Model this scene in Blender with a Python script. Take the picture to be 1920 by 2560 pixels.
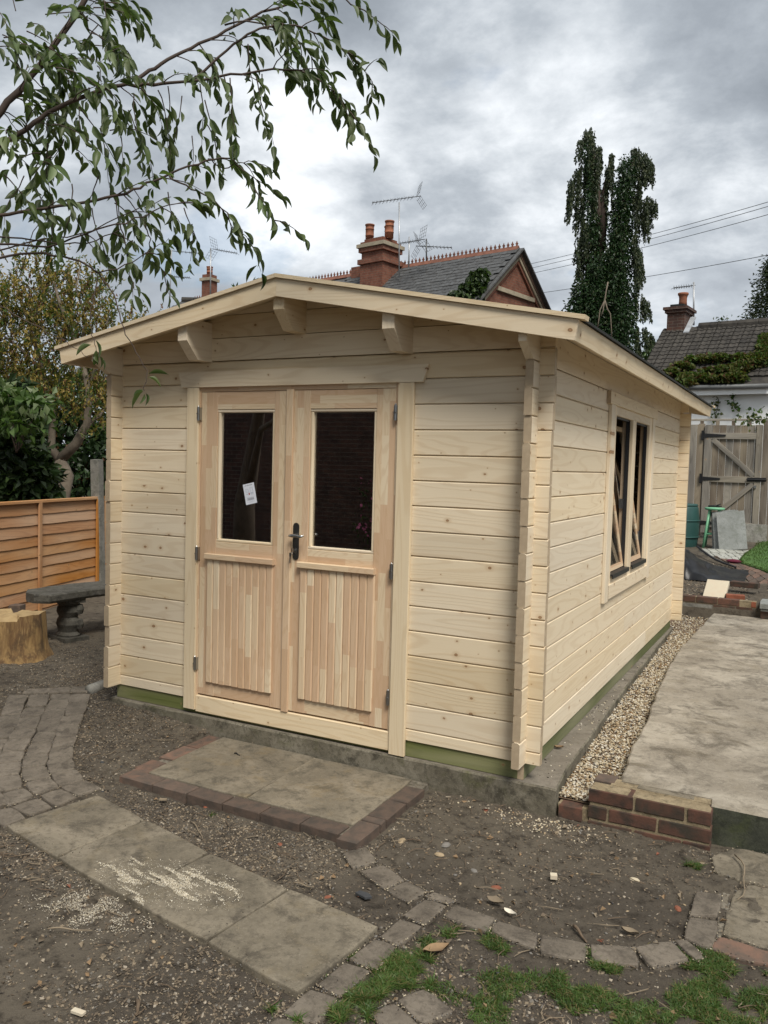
import bpy, bmesh, math, random
import numpy as np
from mathutils import Vector, Matrix, noise as mnoise
random.seed(7); rng = np.random.default_rng(7)
S = bpy.context.scene
for o in list(bpy.data.objects): bpy.data.objects.remove(o)
R = math.radians

# ------------------------------------------------------------------ camera
CP = np.array([1.1945, -3.9436, 1.4713]); FPX = 2069.96
YAW, PIT, ROL = -.4788, -.0566, .0266
_f = np.array([math.sin(YAW)*math.cos(PIT), math.cos(YAW)*math.cos(PIT), math.sin(PIT)])
_r0 = np.array([math.cos(YAW), -math.sin(YAW), 0.]); _u0 = np.cross(_r0, _f)
CR = math.cos(ROL)*_r0+math.sin(ROL)*_u0; CU = -math.sin(ROL)*_r0+math.cos(ROL)*_u0; CF = _f
cam = bpy.data.cameras.new('camera'); camo = bpy.data.objects.new('camera', cam); S.collection.objects.link(camo)
cam.sensor_fit = 'VERTICAL'; cam.sensor_height = 36; cam.sensor_width = 27; cam.lens = FPX/2560*36
cam.clip_start = .05; cam.clip_end = 3000
camo.matrix_world = Matrix(((CR[0], CU[0], -CF[0], CP[0]), (CR[1], CU[1], -CF[1], CP[1]), (CR[2], CU[2], -CF[2], CP[2]), (0, 0, 0, 1)))
S.camera = camo
S.render.resolution_x = 768; S.render.resolution_y = 1024

# ------------------------------------------------------------------ light
SUN = Vector((.50, -.50, .92)).normalized()          # direction towards the sun behind the cloud
EXPO = 1.35
sun = bpy.data.lights.new('sun', 'SUN'); sun.energy = 1.5; sun.angle = R(22); sun.color = (1, .95, .87)
suno = bpy.data.objects.new('sun', sun); S.collection.objects.link(suno)
suno.rotation_euler = (-SUN).to_track_quat('-Z', 'Y').to_euler()
S.view_settings.view_transform = 'Standard'; S.view_settings.look = 'None'; S.view_settings.gamma = 1
S.view_settings.exposure = EXPO; S.view_settings.use_curve_mapping = False
W = bpy.data.worlds.new('World'); S.world = W; W.use_nodes = True

class NT:
    """small helper round a node tree"""
    def __init__(s, nt): s.nt = nt; nt.nodes.clear()
    def n(s, typ, props=None, **inp):
        nd = s.nt.nodes.new('ShaderNode'+typ)
        for k, v in (props or {}).items(): setattr(nd, k, v)
        for k, v in inp.items():
            key = int(k[1:]) if k[0] == '_' and k[1:].isdigit() else k.replace('_', ' ')
            s.set(nd.inputs[key], v)
        return nd
    def set(s, sock, v):
        if isinstance(v, bpy.types.NodeSocket): s.nt.links.new(v, sock)
        else:
            if isinstance(v, (tuple, list)) and len(v) == 3 and sock.type == 'RGBA': v = (*v, 1)
            sock.default_value = v
    def math(s, op, a, b=0., c=None, clamp=False):
        nd = s.nt.nodes.new('ShaderNodeMath'); nd.operation = op; nd.use_clamp = clamp
        s.set(nd.inputs[0], a); s.set(nd.inputs[1], b)
        if c is not None: s.set(nd.inputs[2], c)
        return nd.outputs[0]
    def vmath(s, op, a, b=(0, 0, 0)):
        nd = s.nt.nodes.new('ShaderNodeVectorMath'); nd.operation = op
        s.set(nd.inputs[0], a)
        if op == 'SCALE': s.set(nd.inputs[3], b)
        else: s.set(nd.inputs[1], b)
        return nd.outputs[0]
    def mix(s, fac, a, b, mode='MIX'):
        nd = s.nt.nodes.new('ShaderNodeMix'); nd.data_type = 'RGBA'; nd.blend_type = mode
        s.set(nd.inputs[0], fac); s.set(nd.inputs[6], a); s.set(nd.inputs[7], b)
        return nd.outputs[2]
    def ramp(s, fac, stops, interp='LINEAR'):
        nd = s.nt.nodes.new('ShaderNodeValToRGB'); cr = nd.color_ramp; cr.interpolation = interp
        while len(cr.elements) < len(stops): cr.elements.new(.5)
        for e, (p, c) in zip(cr.elements, stops):
            e.position = p; e.color = (c, c, c, 1) if isinstance(c, (int, float)) else (*c, 1)
        s.set(nd.inputs[0], fac); return nd.outputs[0]
    def smooth(s, x, a, b):
        nd = s.n('MapRange', {'interpolation_type': 'SMOOTHSTEP'}, Value=x)
        nd.inputs[1].default_value = a; nd.inputs[2].default_value = b; nd.inputs[3].default_value = 0; nd.inputs[4].default_value = 1
        return nd.outputs[0]
    def noise(s, vec, scale, detail=4, rough=.55, dist=0.):
        nd = s.n('TexNoise', Scale=scale, Detail=detail, Roughness=rough, Distortion=dist)
        s.set(nd.inputs['Vector'], vec); return nd.outputs[0]

w = NT(W.node_tree)
sky = w.n('TexSky', {'sky_type': 'NISHITA', 'sun_disc': False, 'sun_elevation': math.asin(SUN.z), 'sun_rotation': math.atan2(SUN.x, SUN.y), 'air_density': 1.2})
g = w.n('TexCoord').outputs['Generated']
sp = w.n('SeparateXYZ', Vector=g)
den = w.math('ADD', w.math('MAXIMUM', sp.outputs[2], 0.), .30)
pv = w.n('CombineXYZ', X=w.math('DIVIDE', sp.outputs[0], den), Y=w.math('DIVIDE', sp.outputs[1], den), Z=.37).outputs[0]
big = w.noise(w.vmath('ADD', pv, (.9, 2.3, 0)), 1.35, 3, .5, 0.); fine = w.noise(w.vmath('ADD', pv, (1.7, 4.2, 0)), 3.1, 9, .6, .15)
cl = w.math('ADD', w.math('MULTIPLY', big, .52), w.math('MULTIPLY', fine, .48))
ccol = w.ramp(cl, [(.38, (1.95, 2.2, 2.5)), (.455, (2.65, 2.93, 3.28)), (.51, (3.55, 3.88, 4.25)), (.56, (5.1, 5.42, 5.75)), (.64, (8.0, 8.25, 8.5))])
gap = w.smooth(w.noise(w.vmath('ADD', pv, (3.1, 7.7, 2.)), 2.3, 6, .55, .3), .60, .70)
hz = w.math('SUBTRACT', 1., w.smooth(sp.outputs[2], .0, .34))
ccol = w.mix(w.math('MULTIPLY', hz, .55), ccol, (5.0, 5.35, 5.8))
skyb = w.vmath('SCALE', sky.outputs[0], .75)
bg = w.n('Background', Color=w.mix(gap, ccol, w.mix(.45, ccol, skyb)), Strength=.057)
out = w.n('OutputWorld', Surface=bg.outputs[0])

# ------------------------------------------------------------------ helpers
def ray(px, py): return CF+(px-960)/FPX*CR-(py-1280)/FPX*CU       # photo pixel (1920 x 2560) -> direction of unit depth
def pl(px, py, ax, v):                                              # ... -> point on the plane axis = v
    d = ray(px, py); t = (v-CP[ax])/d[ax]; return CP+t*d
def at(px, py, dep): return CP+ray(px, py)*dep
def sst(a, b, x):
    t = min(1., max(0., (x-a)/(b-a))); return t*t*(3-2*t)
def ground0(x, y):
    z = -.228+.115*sst(-1.0, .25, y)*sst(-1.0, -2.7, x)
    z += .10*sst(.9, 2.5, y)*sst(-3.2, -5.5, x)*.3
    if y > 5.3: z = z+(.085+.235*sst(5.7, 10.6, y)-z)*sst(5.66, 5.74, y)
    return z
def gp(px, py, off=.0):
    z = -.2
    for _ in range(12):
        q = pl(px, py, 2, z); z = ground0(q[0], q[1])+off
    return np.array([q[0], q[1], z])

MATS = {}
def material(name, build, **kw):
    m = bpy.data.materials.new(name); m.use_nodes = True; h = NT(m.node_tree)
    b = h.n('BsdfPrincipled'); o = h.n('OutputMaterial', Surface=b.outputs[0])
    h.b = b; h.o = o; build(h, **kw); MATS[name] = m; return m
def link(o, parent):
    S.collection.objects.link(o)
    if parent is not None: o.parent = parent
def tag(o, label=None, cat=None, group=None, kind=None):
    if label: o['label'] = label
    if cat: o['category'] = cat
    if group: o['group'] = group
    if kind: o['kind'] = kind
    return o
def empty(name, loc=(0, 0, 0), label=None, cat=None, group=None, kind=None, parent=None):
    o = bpy.data.objects.new(name, None); o.location = loc; o.empty_display_size = .1; link(o, parent)
    return tag(o, label, cat, group, kind)
def mobj(name, V, F, mat, parent=None, smooth=False, mi=None, loc=None, mats=None):
    me = bpy.data.meshes.new(name); me.from_pydata([tuple(map(float, v)) for v in V], [], [tuple(f) for f in F])
    for m in (mats or [mat]): me.materials.append(MATS[m] if isinstance(m, str) else m)
    if mi is not None: me.polygons.foreach_set('material_index', np.asarray(mi, dtype=np.int32))
    if smooth: me.polygons.foreach_set('use_smooth', np.ones(len(F), dtype=bool))
    me.update()
    o = bpy.data.objects.new(name, me); link(o, parent)
    if loc is not None: o.location = loc
    return o
def inst(name, me, parent, M):
    o = bpy.data.objects.new(name, me); link(o, parent); o.matrix_local = M; return o
class MB:
    def __init__(s): s.V = []; s.F = []; s.I = []
    def add(s, V, F, mi=0):
        k = len(s.V); s.V += [tuple(v) for v in V]; s.F += [tuple(i+k for i in f) for f in F]; s.I += [mi]*len(F); return s
    def box(s, a, b, mi=0, M=None):
        x0, y0, z0 = a; x1, y1, z1 = b
        V = [(x0, y0, z0), (x1, y0, z0), (x1, y1, z0), (x0, y1, z0), (x0, y0, z1), (x1, y0, z1), (x1, y1, z1), (x0, y1, z1)]
        if M is not None: V = [tuple(M @ Vector(v)) for v in V]
        return s.add(V, [(0, 3, 2, 1), (4, 5, 6, 7), (0, 1, 5, 4), (1, 2, 6, 5), (2, 3, 7, 6), (3, 0, 4, 7)], mi)
    def tube(s, pts, rad, n=8, mi=0, cap=True):
        pts = [Vector(p) for p in pts]; m = len(pts)
        if not hasattr(rad, '__len__'): rad = [rad]*m
        V = []; prev = None
        for i, p in enumerate(pts):
            t = (pts[min(i+1, m-1)]-pts[max(i-1, 0)]).normalized()
            if prev is None: a = t.orthogonal().normalized()
            else: a = (prev-t*prev.dot(t)); a = a.normalized() if a.length > 1e-6 else t.orthogonal().normalized()
            prev = a; b = t.cross(a)
            for k in range(n):
                an = 2*math.pi*k/n; V.append(p+(a*math.cos(an)+b*math.sin(an))*rad[i])
        F = [(i*n+k, i*n+(k+1) % n, (i+1)*n+(k+1) % n, (i+1)*n+k) for i in range(m-1) for k in range(n)]
        if cap: F += [tuple(range(n-1, -1, -1)), tuple((m-1)*n+k for k in range(n))]
        return s.add(V, F, mi)
    def lathe(s, prof, n=20, c=(0, 0, 0), mi=0, cap=True, sx=1., sy=1.):
        V = [(c[0]+r*math.cos(2*math.pi*k/n)*sx, c[1]+r*math.sin(2*math.pi*k/n)*sy, c[2]+z) for r, z in prof for k in range(n)]
        m = len(prof)
        F = [(i*n+k, i*n+(k+1) % n, (i+1)*n+(k+1) % n, (i+1)*n+k) for i in range(m-1) for k in range(n)]
        if cap: F += [tuple(range(n-1, -1, -1)), tuple((m-1)*n+k for k in range(n))]
        return s.add(V, F, mi)
    def prism(s, poly, d, mi=0):
        """planar polygon (3D points) extruded by the vector d"""
        n = len(poly); d = Vector(d); P = [Vector(p) for p in poly]
        nrm = sum(((P[i]-P[0]).cross(P[(i+1) % n]-P[0]) for i in range(n)), Vector())
        if nrm.dot(d) > 0: P = P[::-1]
        V = P+[p+d for p in P]
        F = [tuple(range(n)), tuple(range(2*n-1, n-1, -1))]+[(i, i+n, (i+1) % n+n, (i+1) % n) for i in range(n)]
        return s.add(V, F, mi)
    def obj(s, name, mat, parent=None, smooth=False, mats=None, loc=None):
        V = s.V
        if loc is not None: V = [(v[0]-loc[0], v[1]-loc[1], v[2]-loc[2]) for v in V]
        return mobj(name, V, s.F, mat, parent, smooth, s.I if mats else None, loc if parent is None else None, mats)

def beam_mesh(L, ty, tz, ch=.0025, mats=('wood', 'end_grain')):
    """bar along local X (0..L), centred in Y and Z, long edges chamfered, ends use the second material"""
    y, z = ty/2, tz/2
    pr = [(-y+ch, -z), (y-ch, -z), (y, -z+ch), (y, z-ch), (y-ch, z), (-y+ch, z), (-y, z-ch), (-y, -z+ch)]
    V = [(0, a, b) for a, b in pr]+[(L, a, b) for a, b in pr]; n = 8
    F = [(k, (k+1) % n, (k+1) % n+n, k+n) for k in range(n)]+[tuple(range(n-1, -1, -1)), tuple(range(n, 2*n))]
    me = bpy.data.meshes.new('beam'); me.from_pydata(V, [], F)
    for m in mats: me.materials.append(MATS[m])
    me.polygons.foreach_set('material_index', np.array([0]*n+[1]*2, dtype=np.int32)); me.update(); return me
AX = {'x': Matrix.Identity(4), 'y': Matrix.Rotation(R(90), 4, 'Z'), 'z': Matrix.Rotation(R(-90), 4, 'Y')}
def beam(name, axis, a, b, parent, mat='wood', ch=.0025, end='end_grain', me=None, M0=Matrix.Identity(4)):
    """axis-aligned board between corners a and b with its grain along axis"""
    a = Vector(a); b = Vector(b); i = 'xyz'.index(axis); d = b-a; c = (a+b)/2; L = d[i]
    if axis == 'x': ty, tz = d.y, d.z
    elif axis == 'y': ty, tz = d.x, d.z
    else: ty, tz = d.y, d.x
    me = me or beam_mesh(L, ty, tz, ch, (mat, end)); p = c.copy(); p[i] = a[i]
    return inst(name, me, parent, M0 @ Matrix.Translation(p) @ AX[axis])

# ------------------------------------------------------------------ materials
def wood(h, base=(.69, .575, .405), dark=(.53, .39, .235), knots=.33, grain=1.1, rough=.62, var=.18):
    tc = h.n('TexCoord').outputs['Object']; rn = h.n('ObjectInfo').outputs['Random']
    off = h.n('CombineXYZ', X=h.math('MULTIPLY', rn, 91.7), Y=h.math('MULTIPLY', rn, 53.1), Z=h.math('MULTIPLY', rn, 37.3)).outputs[0]
    p = h.vmath('ADD', tc, off)
    v = h.noise(h.vmath('MULTIPLY', p, (.55, 6, 6)), 1., 2, .45, .2)
    lines = h.math('SINE', h.math('MULTIPLY', v, 95.))
    lines = h.smooth(lines, .1, 1.)
    fib = h.noise(h.vmath('MULTIPLY', p, (3, 210, 210)), 1., 3, .6)
    tone = h.noise(h.vmath('MULTIPLY', p, (.8, 5, 5)), 1., 2, .5)
    c = h.mix(h.math('MULTIPLY', lines, .30*grain), base, dark)
    c = h.mix(h.smooth(fib, .45, .75), c, h.mix(.16*grain, c, dark))
    c = h.mix(h.smooth(tone, .35, .7), c, h.mix(.20, c, (.80, .70, .52)))
    val = h.n('HueSaturation', Value=h.math('MULTIPLY_ADD', rn, var, 1-var/2), Saturation=h.math('MULTIPLY_ADD', h.math('FRACT', h.math('MULTIPLY', rn, 17.3)), .25, .86), Color=c).outputs[0]
    sp = h.n('SeparateXYZ', Vector=p); k2 = h.n('CombineXYZ', X=h.math('MULTIPLY', sp.outputs[0], 8.), Y=h.math('MULTIPLY', sp.outputs[2], 10.5)).outputs[0]
    k2 = h.vmath('ADD', k2, h.vmath('SCALE', h.n('TexNoise', Scale=26., Vector=p).outputs['Color'], .09))
    vo = h.n('TexVoronoi', {'voronoi_dimensions': '2D'}, Vector=k2, Scale=1.)
    vs = h.n('SeparateXYZ', Vector=vo.outputs['Color'])
    pick = h.math('LESS_THAN', vs.outputs[0], knots)
    rad = h.math('MULTIPLY_ADD', h.math('POWER', vs.outputs[1], 3.), .08, .022)
    dd = h.math('DIVIDE', vo.outputs['Distance'], rad)
    k_in = h.math('MULTIPLY', pick, h.math('SUBTRACT', 1., h.smooth(dd, .75, 1.05)))
    k_halo = h.math('MULTIPLY', pick, h.math('SUBTRACT', 1., h.smooth(dd, .9, 3.4)))
    kc = h.mix(h.smooth(dd, .2, .95), (.33, .19, .095), (.16, .085, .04))
    c = h.mix(h.math('MULTIPLY', k_halo, .32), val, (.46, .29, .14)); c = h.mix(h.math('MULTIPLY', k_in, .9), c, kc)
    h.set(h.b.inputs['Base Color'], c); h.set(h.b.inputs['Roughness'], rough); h.set(h.b.inputs['Specular IOR Level'], .25)
    bm = h.n('Bump', Strength=.12, Distance=.002, Height=h.math('ADD', fib, lines)); h.set(h.b.inputs['Normal'], bm.outputs[0])
material('wood', wood)
material('wood_side', wood, base=(.70, .59, .425), dark=(.54, .405, .25), knots=.42, grain=1.)
material('wood_trim', wood, base=(.68, .565, .40), knots=.3)
def endg(h, a=(.43, .335, .225), b=(.33, .25, .16)):
    tc = h.n('TexCoord').outputs['Object']; rn = h.n('ObjectInfo').outputs['Random']
    p = h.vmath('ADD', h.vmath('MULTIPLY', tc, (0, 1, 1)), h.n('CombineXYZ', X=0., Y=h.math('MULTIPLY_ADD', rn, .1, -.05), Z=h.math('MULTIPLY_ADD', h.math('FRACT', h.math('MULTIPLY', rn, 9.7)), .2, -.1)).outputs[0])
    ln = h.n('VectorMath', {'operation': 'LENGTH'}); h.set(ln.inputs[0], p)
    ring = h.math('SINE', h.math('MULTIPLY', h.math('ADD', ln.outputs['Value'], h.math('MULTIPLY', h.noise(tc, 14.), .02)), 1500.))
    c = h.mix(h.smooth(ring, -.6, 1), a, b); c = h.mix(h.smooth(h.noise(tc, 30.), .4, .7), c, h.mix(.25, c, (.62, .5, .34)))
    h.set(h.b.inputs['Base Color'], c); h.set(h.b.inputs['Roughness'], .8)
material('end_grain', endg)
def lam(h):
    """finger-jointed laminated pine: blocks of cream and pinkish heartwood"""
    tc = h.n('TexCoord').outputs['Object']; rn = h.n('ObjectInfo').outputs['Random']
    s = h.n('SeparateXYZ', Vector=tc)
    row = h.math('FLOOR', h.math('DIVIDE', h.math('ADD', s.outputs[2], 2.), .043))
    rr = h.n('TexWhiteNoise', {'noise_dimensions': '2D'}, Vector=h.n('CombineXYZ', X=row, Y=h.math('MULTIPLY', rn, 31.)).outputs[0]).outputs[0]
    blk = h.math('FLOOR', h.math('ADD', h.math('DIVIDE', s.outputs[0], .37), h.math('MULTIPLY', rr, 7.)))
    q = h.n('TexWhiteNoise', {'noise_dimensions': '3D'}, Vector=h.n('CombineXYZ', X=row, Y=blk, Z=h.math('MULTIPLY', rn, 77.)).outputs[0])
    off = h.vmath('SCALE', q.outputs['Color'], 40.)
    p = h.vmath('ADD', tc, off)
    v = h.noise(h.vmath('MULTIPLY', p, (1.2, 9, 9)), 1., 2, .5, .3)
    lines = h.smooth(h.math('SINE', h.math('MULTIPLY', v, 120.)), .1, 1.)
    base = h.ramp(q.outputs[0], [(0., (.54, .37, .23)), (.3, (.58, .405, .262)), (.5, (.61, .44, .29)), (.72, (.66, .52, .345)), (1., (.70, .58, .41))])
    c = h.mix(h.math('MULTIPLY', lines, .24), base, (.47, .29, .15))
    fib = h.noise(h.vmath('MULTIPLY', p, (3, 180, 180)), 1., 3, .6); c = h.mix(h.smooth(fib, .5, .8), c, h.mix(.16, c, (.4, .24, .12)))
    h.set(h.b.inputs['Base Color'], c); h.set(h.b.inputs['Roughness'], .55); h.set(h.b.inputs['Specular IOR Level'], .3)
material('door_pine', lam)
def flat(h, c=(.5, .5, .5), rough=.6, metal=0., var=.25, scale=8., bump=.0, c2=None, bs=40., spec=.4):
    tc = h.n('TexCoord').outputs['Object']; rn = h.n('ObjectInfo').outputs['Random']
    p = h.vmath('ADD', tc, h.n('CombineXYZ', X=h.math('MULTIPLY', rn, 31.), Y=h.math('MULTIPLY', rn, 17.), Z=0.).outputs[0])
    n1 = h.noise(p, scale, 6, .6)
    c2 = c2 or tuple(x*.55 for x in c)
    col = h.mix(h.math('MULTIPLY', h.smooth(n1, .35, .7), min(1., var*2)), c, c2)
    col = h.n('HueSaturation', Value=h.math('MULTIPLY_ADD', rn, var*.7, 1-var*.35), Color=col).outputs[0]
    h.set(h.b.inputs['Base Color'], col); h.set(h.b.inputs['Roughness'], rough); h.set(h.b.inputs['Metallic'], metal); h.set(h.b.inputs['Specular IOR Level'], spec)
    if bump:
        bm = h.n('Bump', Strength=bump, Distance=.004, Height=h.noise(p, bs, 6, .65)); h.set(h.b.inputs['Normal'], bm.outputs[0])
material('treated_green', wood, base=(.125, .14, .052), dark=(.075, .088, .03), knots=.12)
material('steel', flat, c=(.42, .42, .41), rough=.32, metal=1., var=.1)
material('dark_steel', flat, c=(.13, .13, .125), rough=.38, metal=.9, var=.1)
material('black_iron', flat, c=(.012, .012, .013), rough=.5, var=.2)
material('black_rubber', flat, c=(.02, .02, .021), rough=.45, var=.2)
material('paper', flat, c=(.78, .80, .86), rough=.5, var=.03)
material('ink', flat, c=(.06, .07, .10), rough=.6, var=.02)
material('ink_pale', flat, c=(.42, .47, .55), rough=.6, var=.02)
material('ink_red', flat, c=(.35, .03, .03), rough=.6, var=.02)
def glassm(h, tint=(.9, .92, .9), refl=8.):
    h.nt.nodes.remove(h.b)
    fr = h.n('Fresnel', IOR=1.5)
    g1 = h.n('BsdfGlossy', Color=(1, 1, 1, 1), Roughness=.0); t = h.n('BsdfTransparent', Color=(*tint, 1))
    m = h.n('MixShader', _0=h.math('MULTIPLY', fr.outputs[0], refl, clamp=True), _1=t.outputs[0], _2=g1.outputs[0])
    h.nt.links.new(m.outputs[0], h.o.inputs[0])
material('window_glass', glassm, tint=(.7, .69, .65), refl=1.)
material('glass', glassm, tint=(.48, .46, .42))
material('felt', flat, c=(.022, .024, .022), rough=.9, var=.3, scale=40, bump=.5, bs=300)
def concrete(h, a=(.25, .235, .20), b=(.40, .385, .34), dark=(.11, .10, .08), moss=(.10, .105, .05), m=.3, sc=1.):
    tc = h.n('TexCoord').outputs['Object']; rn = h.n('ObjectInfo').outputs['Random']
    p = h.vmath('ADD', tc, h.n('CombineXYZ', X=h.math('MULTIPLY', rn, 31.), Y=h.math('MULTIPLY', rn, 17.), Z=0.).outputs[0])
    c = h.mix(h.smooth(h.noise(p, 2.2*sc, 7, .62, .6), .36, .66), a, b)
    c = h.mix(h.math('MULTIPLY', h.smooth(h.noise(p, 5.*sc, 8, .72, .5), .48, .66), .8), c, dark)
    c = h.mix(h.math('MULTIPLY', h.smooth(h.noise(h.vmath('ADD', p, (5, 3, 9)), 3.4*sc, 8, .68, .8), .50, .72), m), c, moss)
    c = h.mix(h.math('MULTIPLY', h.smooth(h.noise(h.vmath('ADD', p, (2, 8, 5)), 19.*sc, 7, .72, .5), .47, .66), .6), c, tuple((x+y)*.42 for x, y in zip(a, dark)))
    c = h.mix(h.math('MULTIPLY', h.smooth(h.noise(h.vmath('ADD', p, (7, 2, 5)), 40., 6, .72), .52, .68), .4), c, b)
    sp = h.noise(p, 130., 4, .7); c = h.mix(h.math('MULTIPLY', h.smooth(sp, .56, .72), .45), c, tuple(min(1, x*1.5) for x in b))
    sp2 = h.noise(h.vmath('ADD', p, (9, 1, 4)), 90., 4, .7); c = h.mix(h.math('MULTIPLY', h.smooth(sp2, .58, .72), .5), c, tuple(x*.6 for x in dark))
    c = h.n('HueSaturation', Value=h.math('MULTIPLY_ADD', rn, .2, .9), Color=c).outputs[0]
    h.set(h.b.inputs['Base Color'], c); h.set(h.b.inputs['Roughness'], .88); h.set(h.b.inputs['Specular IOR Level'], .25)
    hh = h.math('ADD', h.noise(p, 14.*sc, 8, .7), h.math('MULTIPLY', h.noise(p, 120., 4, .7), .35))
    bm = h.n('Bump', Strength=.45, Distance=.008, Height=hh); h.set(h.b.inputs['Normal'], bm.outputs[0])
material('concrete_base', concrete, a=(.12, .105, .075), b=(.22, .197, .15), dark=(.04, .036, .026), moss=(.085, .085, .035), m=.75, sc=2.)
material('concrete_ledge', concrete, a=(.17, .148, .118), b=(.225, .198, .16), dark=(.10, .086, .066), m=.2, sc=1.6)
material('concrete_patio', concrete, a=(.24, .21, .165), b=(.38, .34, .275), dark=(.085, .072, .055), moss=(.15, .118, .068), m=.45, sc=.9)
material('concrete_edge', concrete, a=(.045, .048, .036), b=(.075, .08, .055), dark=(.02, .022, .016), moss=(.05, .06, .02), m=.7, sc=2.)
material('flag', concrete, a=(.14, .12, .088), b=(.225, .193, .143), dark=(.06, .051, .039), moss=(.16, .124, .068), m=.4, sc=1.6)
material('flag_step', concrete, a=(.16, .137, .10), b=(.245, .21, .155), dark=(.075, .066, .05), moss=(.215, .158, .08), m=.5, sc=1.6)
material('paver', concrete, a=(.125, .105, .082), b=(.18, .153, .12), dark=(.062, .052, .041), moss=(.10, .085, .06), m=.3, sc=2.5)
material('mortar', concrete, a=(.23, .18, .11), b=(.31, .25, .16), dark=(.10, .08, .05), moss=(.2, .16, .1), m=.3, sc=4)
material('grout', concrete, a=(.14, .12, .09), b=(.24, .215, .17), dark=(.06, .05, .04), m=.2, sc=6)
material('post_concrete', concrete, a=(.20, .19, .165), b=(.27, .26, .23), dark=(.10, .10, .085), moss=(.09, .10, .055), m=.5, sc=2.5)
material('stone_bench', concrete, a=(.06, .056, .046), b=(.10, .094, .08), dark=(.022, .021, .018), moss=(.04, .04, .02), m=.4, sc=4)
material('slate_slab', concrete, a=(.235, .245, .23), b=(.29, .30, .285), dark=(.17, .178, .16), moss=(.13, .145, .11), m=.3, sc=2)
material('sett', concrete, a=(.32, .32, .28), b=(.42, .42, .38), dark=(.2, .2, .16), m=.2, sc=3)
material('limestone', flat, c=(.55, .49, .37), rough=.85, var=.18, scale=14, bump=.3, c2=(.55, .42, .30), bs=60)
material('brick_red', flat, c=(.12, .056, .037), rough=.9, var=.5, scale=13, bump=.8, c2=(.045, .033, .025))
material('brick_dark', flat, c=(.095, .048, .032), rough=.9, var=.5, scale=13, bump=.7, c2=(.042, .036, .026))
material('brick_step', flat, c=(.115, .08, .06), rough=.9, var=.5, scale=14, bump=.7, c2=(.07, .056, .045))
material('brick_edge', flat, c=(.17, .10, .07), rough=.9, var=.5, scale=14, bump=.7, c2=(.095, .073, .057))
material('brick_orange', flat, c=(.26, .085, .045), rough=.88, var=.35, scale=12, bump=.4)
def soilm(h):
    tc = h.n('TexCoord').outputs['Object']
    n1 = h.noise(tc, 1.1, 5, .6, .3); n2 = h.noise(tc, 14., 8, .7); n3 = h.noise(tc, 160., 4, .7)
    c = h.mix(h.smooth(n1, .38, .62), (.076, .064, .05), (.118, .10, .076))
    c = h.mix(h.smooth(n2, .45, .72), c, (.028, .023, .018))
    c = h.mix(h.math('MULTIPLY', h.smooth(n3, .56, .7), .5), c, (.15, .125, .092))
    h.set(h.b.inputs['Base Color'], c); h.set(h.b.inputs['Roughness'], .95); h.set(h.b.inputs['Specular IOR Level'], .15)
    hh = h.math('ADD', n2, h.math('MULTIPLY', n3, .6)); bm = h.n('Bump', Strength=.8, Distance=.012, Height=hh); h.set(h.b.inputs['Normal'], bm.outputs[0])
material('soil', soilm)
for nm, c in dict(chip_brown=(.14, .107, .073), chip_dark=(.055, .045, .035), chip_tan=(.235, .185, .125), chip_pale=(.37, .315, .24), chip_grey=(.165, .147, .122), pebble_cream=(.54, .465, .33), pebble_tan=(.38, .29, .18), pebble_white=(.64, .59, .49), pebble_grey=(.19, .175, .155), pebble_ochre=(.29, .18, .085), pebble_brown=(.16, .11, .07), sawdust=(.56, .49, .36), dryleaf=(.25, .165, .09), stick=(.14, .10, .065), terracotta=(.22, .08, .045), slate_chip=(.05, .052, .055)).items():
    material(nm, flat, c=c, rough=.85, var=.25, scale=30)
def leafm(h, c=(.06, .11, .03), c2=(.04, .07, .02), trans=.35, rough=.5):
    tc = h.n('TexCoord').outputs['Object']; rn = h.n('ObjectInfo').outputs['Random']
    n1 = h.noise(tc, 9., 3, .6); col = h.mix(h.smooth(n1, .35, .65), c, c2)
    col = h.n('HueSaturation', Value=h.math('MULTIPLY_ADD', rn, .5, .75), Hue=h.math('MULTIPLY_ADD', h.math('FRACT', h.math('MULTIPLY', rn, 7.1)), .03, .485), Color=col).outputs[0]
    h.set(h.b.inputs['Base Color'], col); h.set(h.b.inputs['Roughness'], rough); h.set(h.b.inputs['Specular IOR Level'], .35)
    t = h.n('BsdfTranslucent', Color=h.vmath('MULTIPLY', col, (1.2, 1.5, .7)))
    m = h.n('MixShader', _0=trans, _1=h.b.outputs[0], _2=t.outputs[0]); h.nt.links.new(m.outputs[0], h.o.inputs[0])
material('leaf_cherry', leafm, c=(.105, .14, .05), c2=(.06, .092, .028), trans=.35, rough=.42)
material('leaf_cherry_light', leafm, c=(.16, .20, .10), c2=(.11, .155, .06), trans=.3)
material('leaf_olive', leafm, c=(.115, .125, .032), c2=(.075, .09, .022), trans=.4)
material('leaf_tan', leafm, c=(.36, .28, .08), c2=(.25, .18, .05), trans=.4)
material('leaf_brown', leafm, c=(.13, .065, .025), c2=(.09, .045, .02), trans=.2)
material('leaf_dark', leafm, c=(.036, .066, .02), c2=(.022, .044, .014), trans=.2)
material('leaf_mid', leafm, c=(.07, .125, .028), c2=(.045, .085, .02), trans=.3)
material('leaf_ivy', leafm, c=(.022, .048, .013), c2=(.014, .032, .009), trans=.15, rough=.4)
material('leaf_conifer', leafm, c=(.028, .042, .016), c2=(.017, .028, .010), trans=.15)
material('leaf_conifer_light', leafm, c=(.06, .07, .025), c2=(.04, .05, .018), trans=.2)
material('moss', leafm, c=(.07, .10, .02), c2=(.09, .075, .025), trans=.2, rough=.8)
material('grass_blade', leafm, c=(.095, .15, .035), c2=(.065, .108, .024), trans=.35)
material('grass_dry', leafm, c=(.18, .15, .06), c2=(.13, .11, .04), trans=.3)
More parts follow.
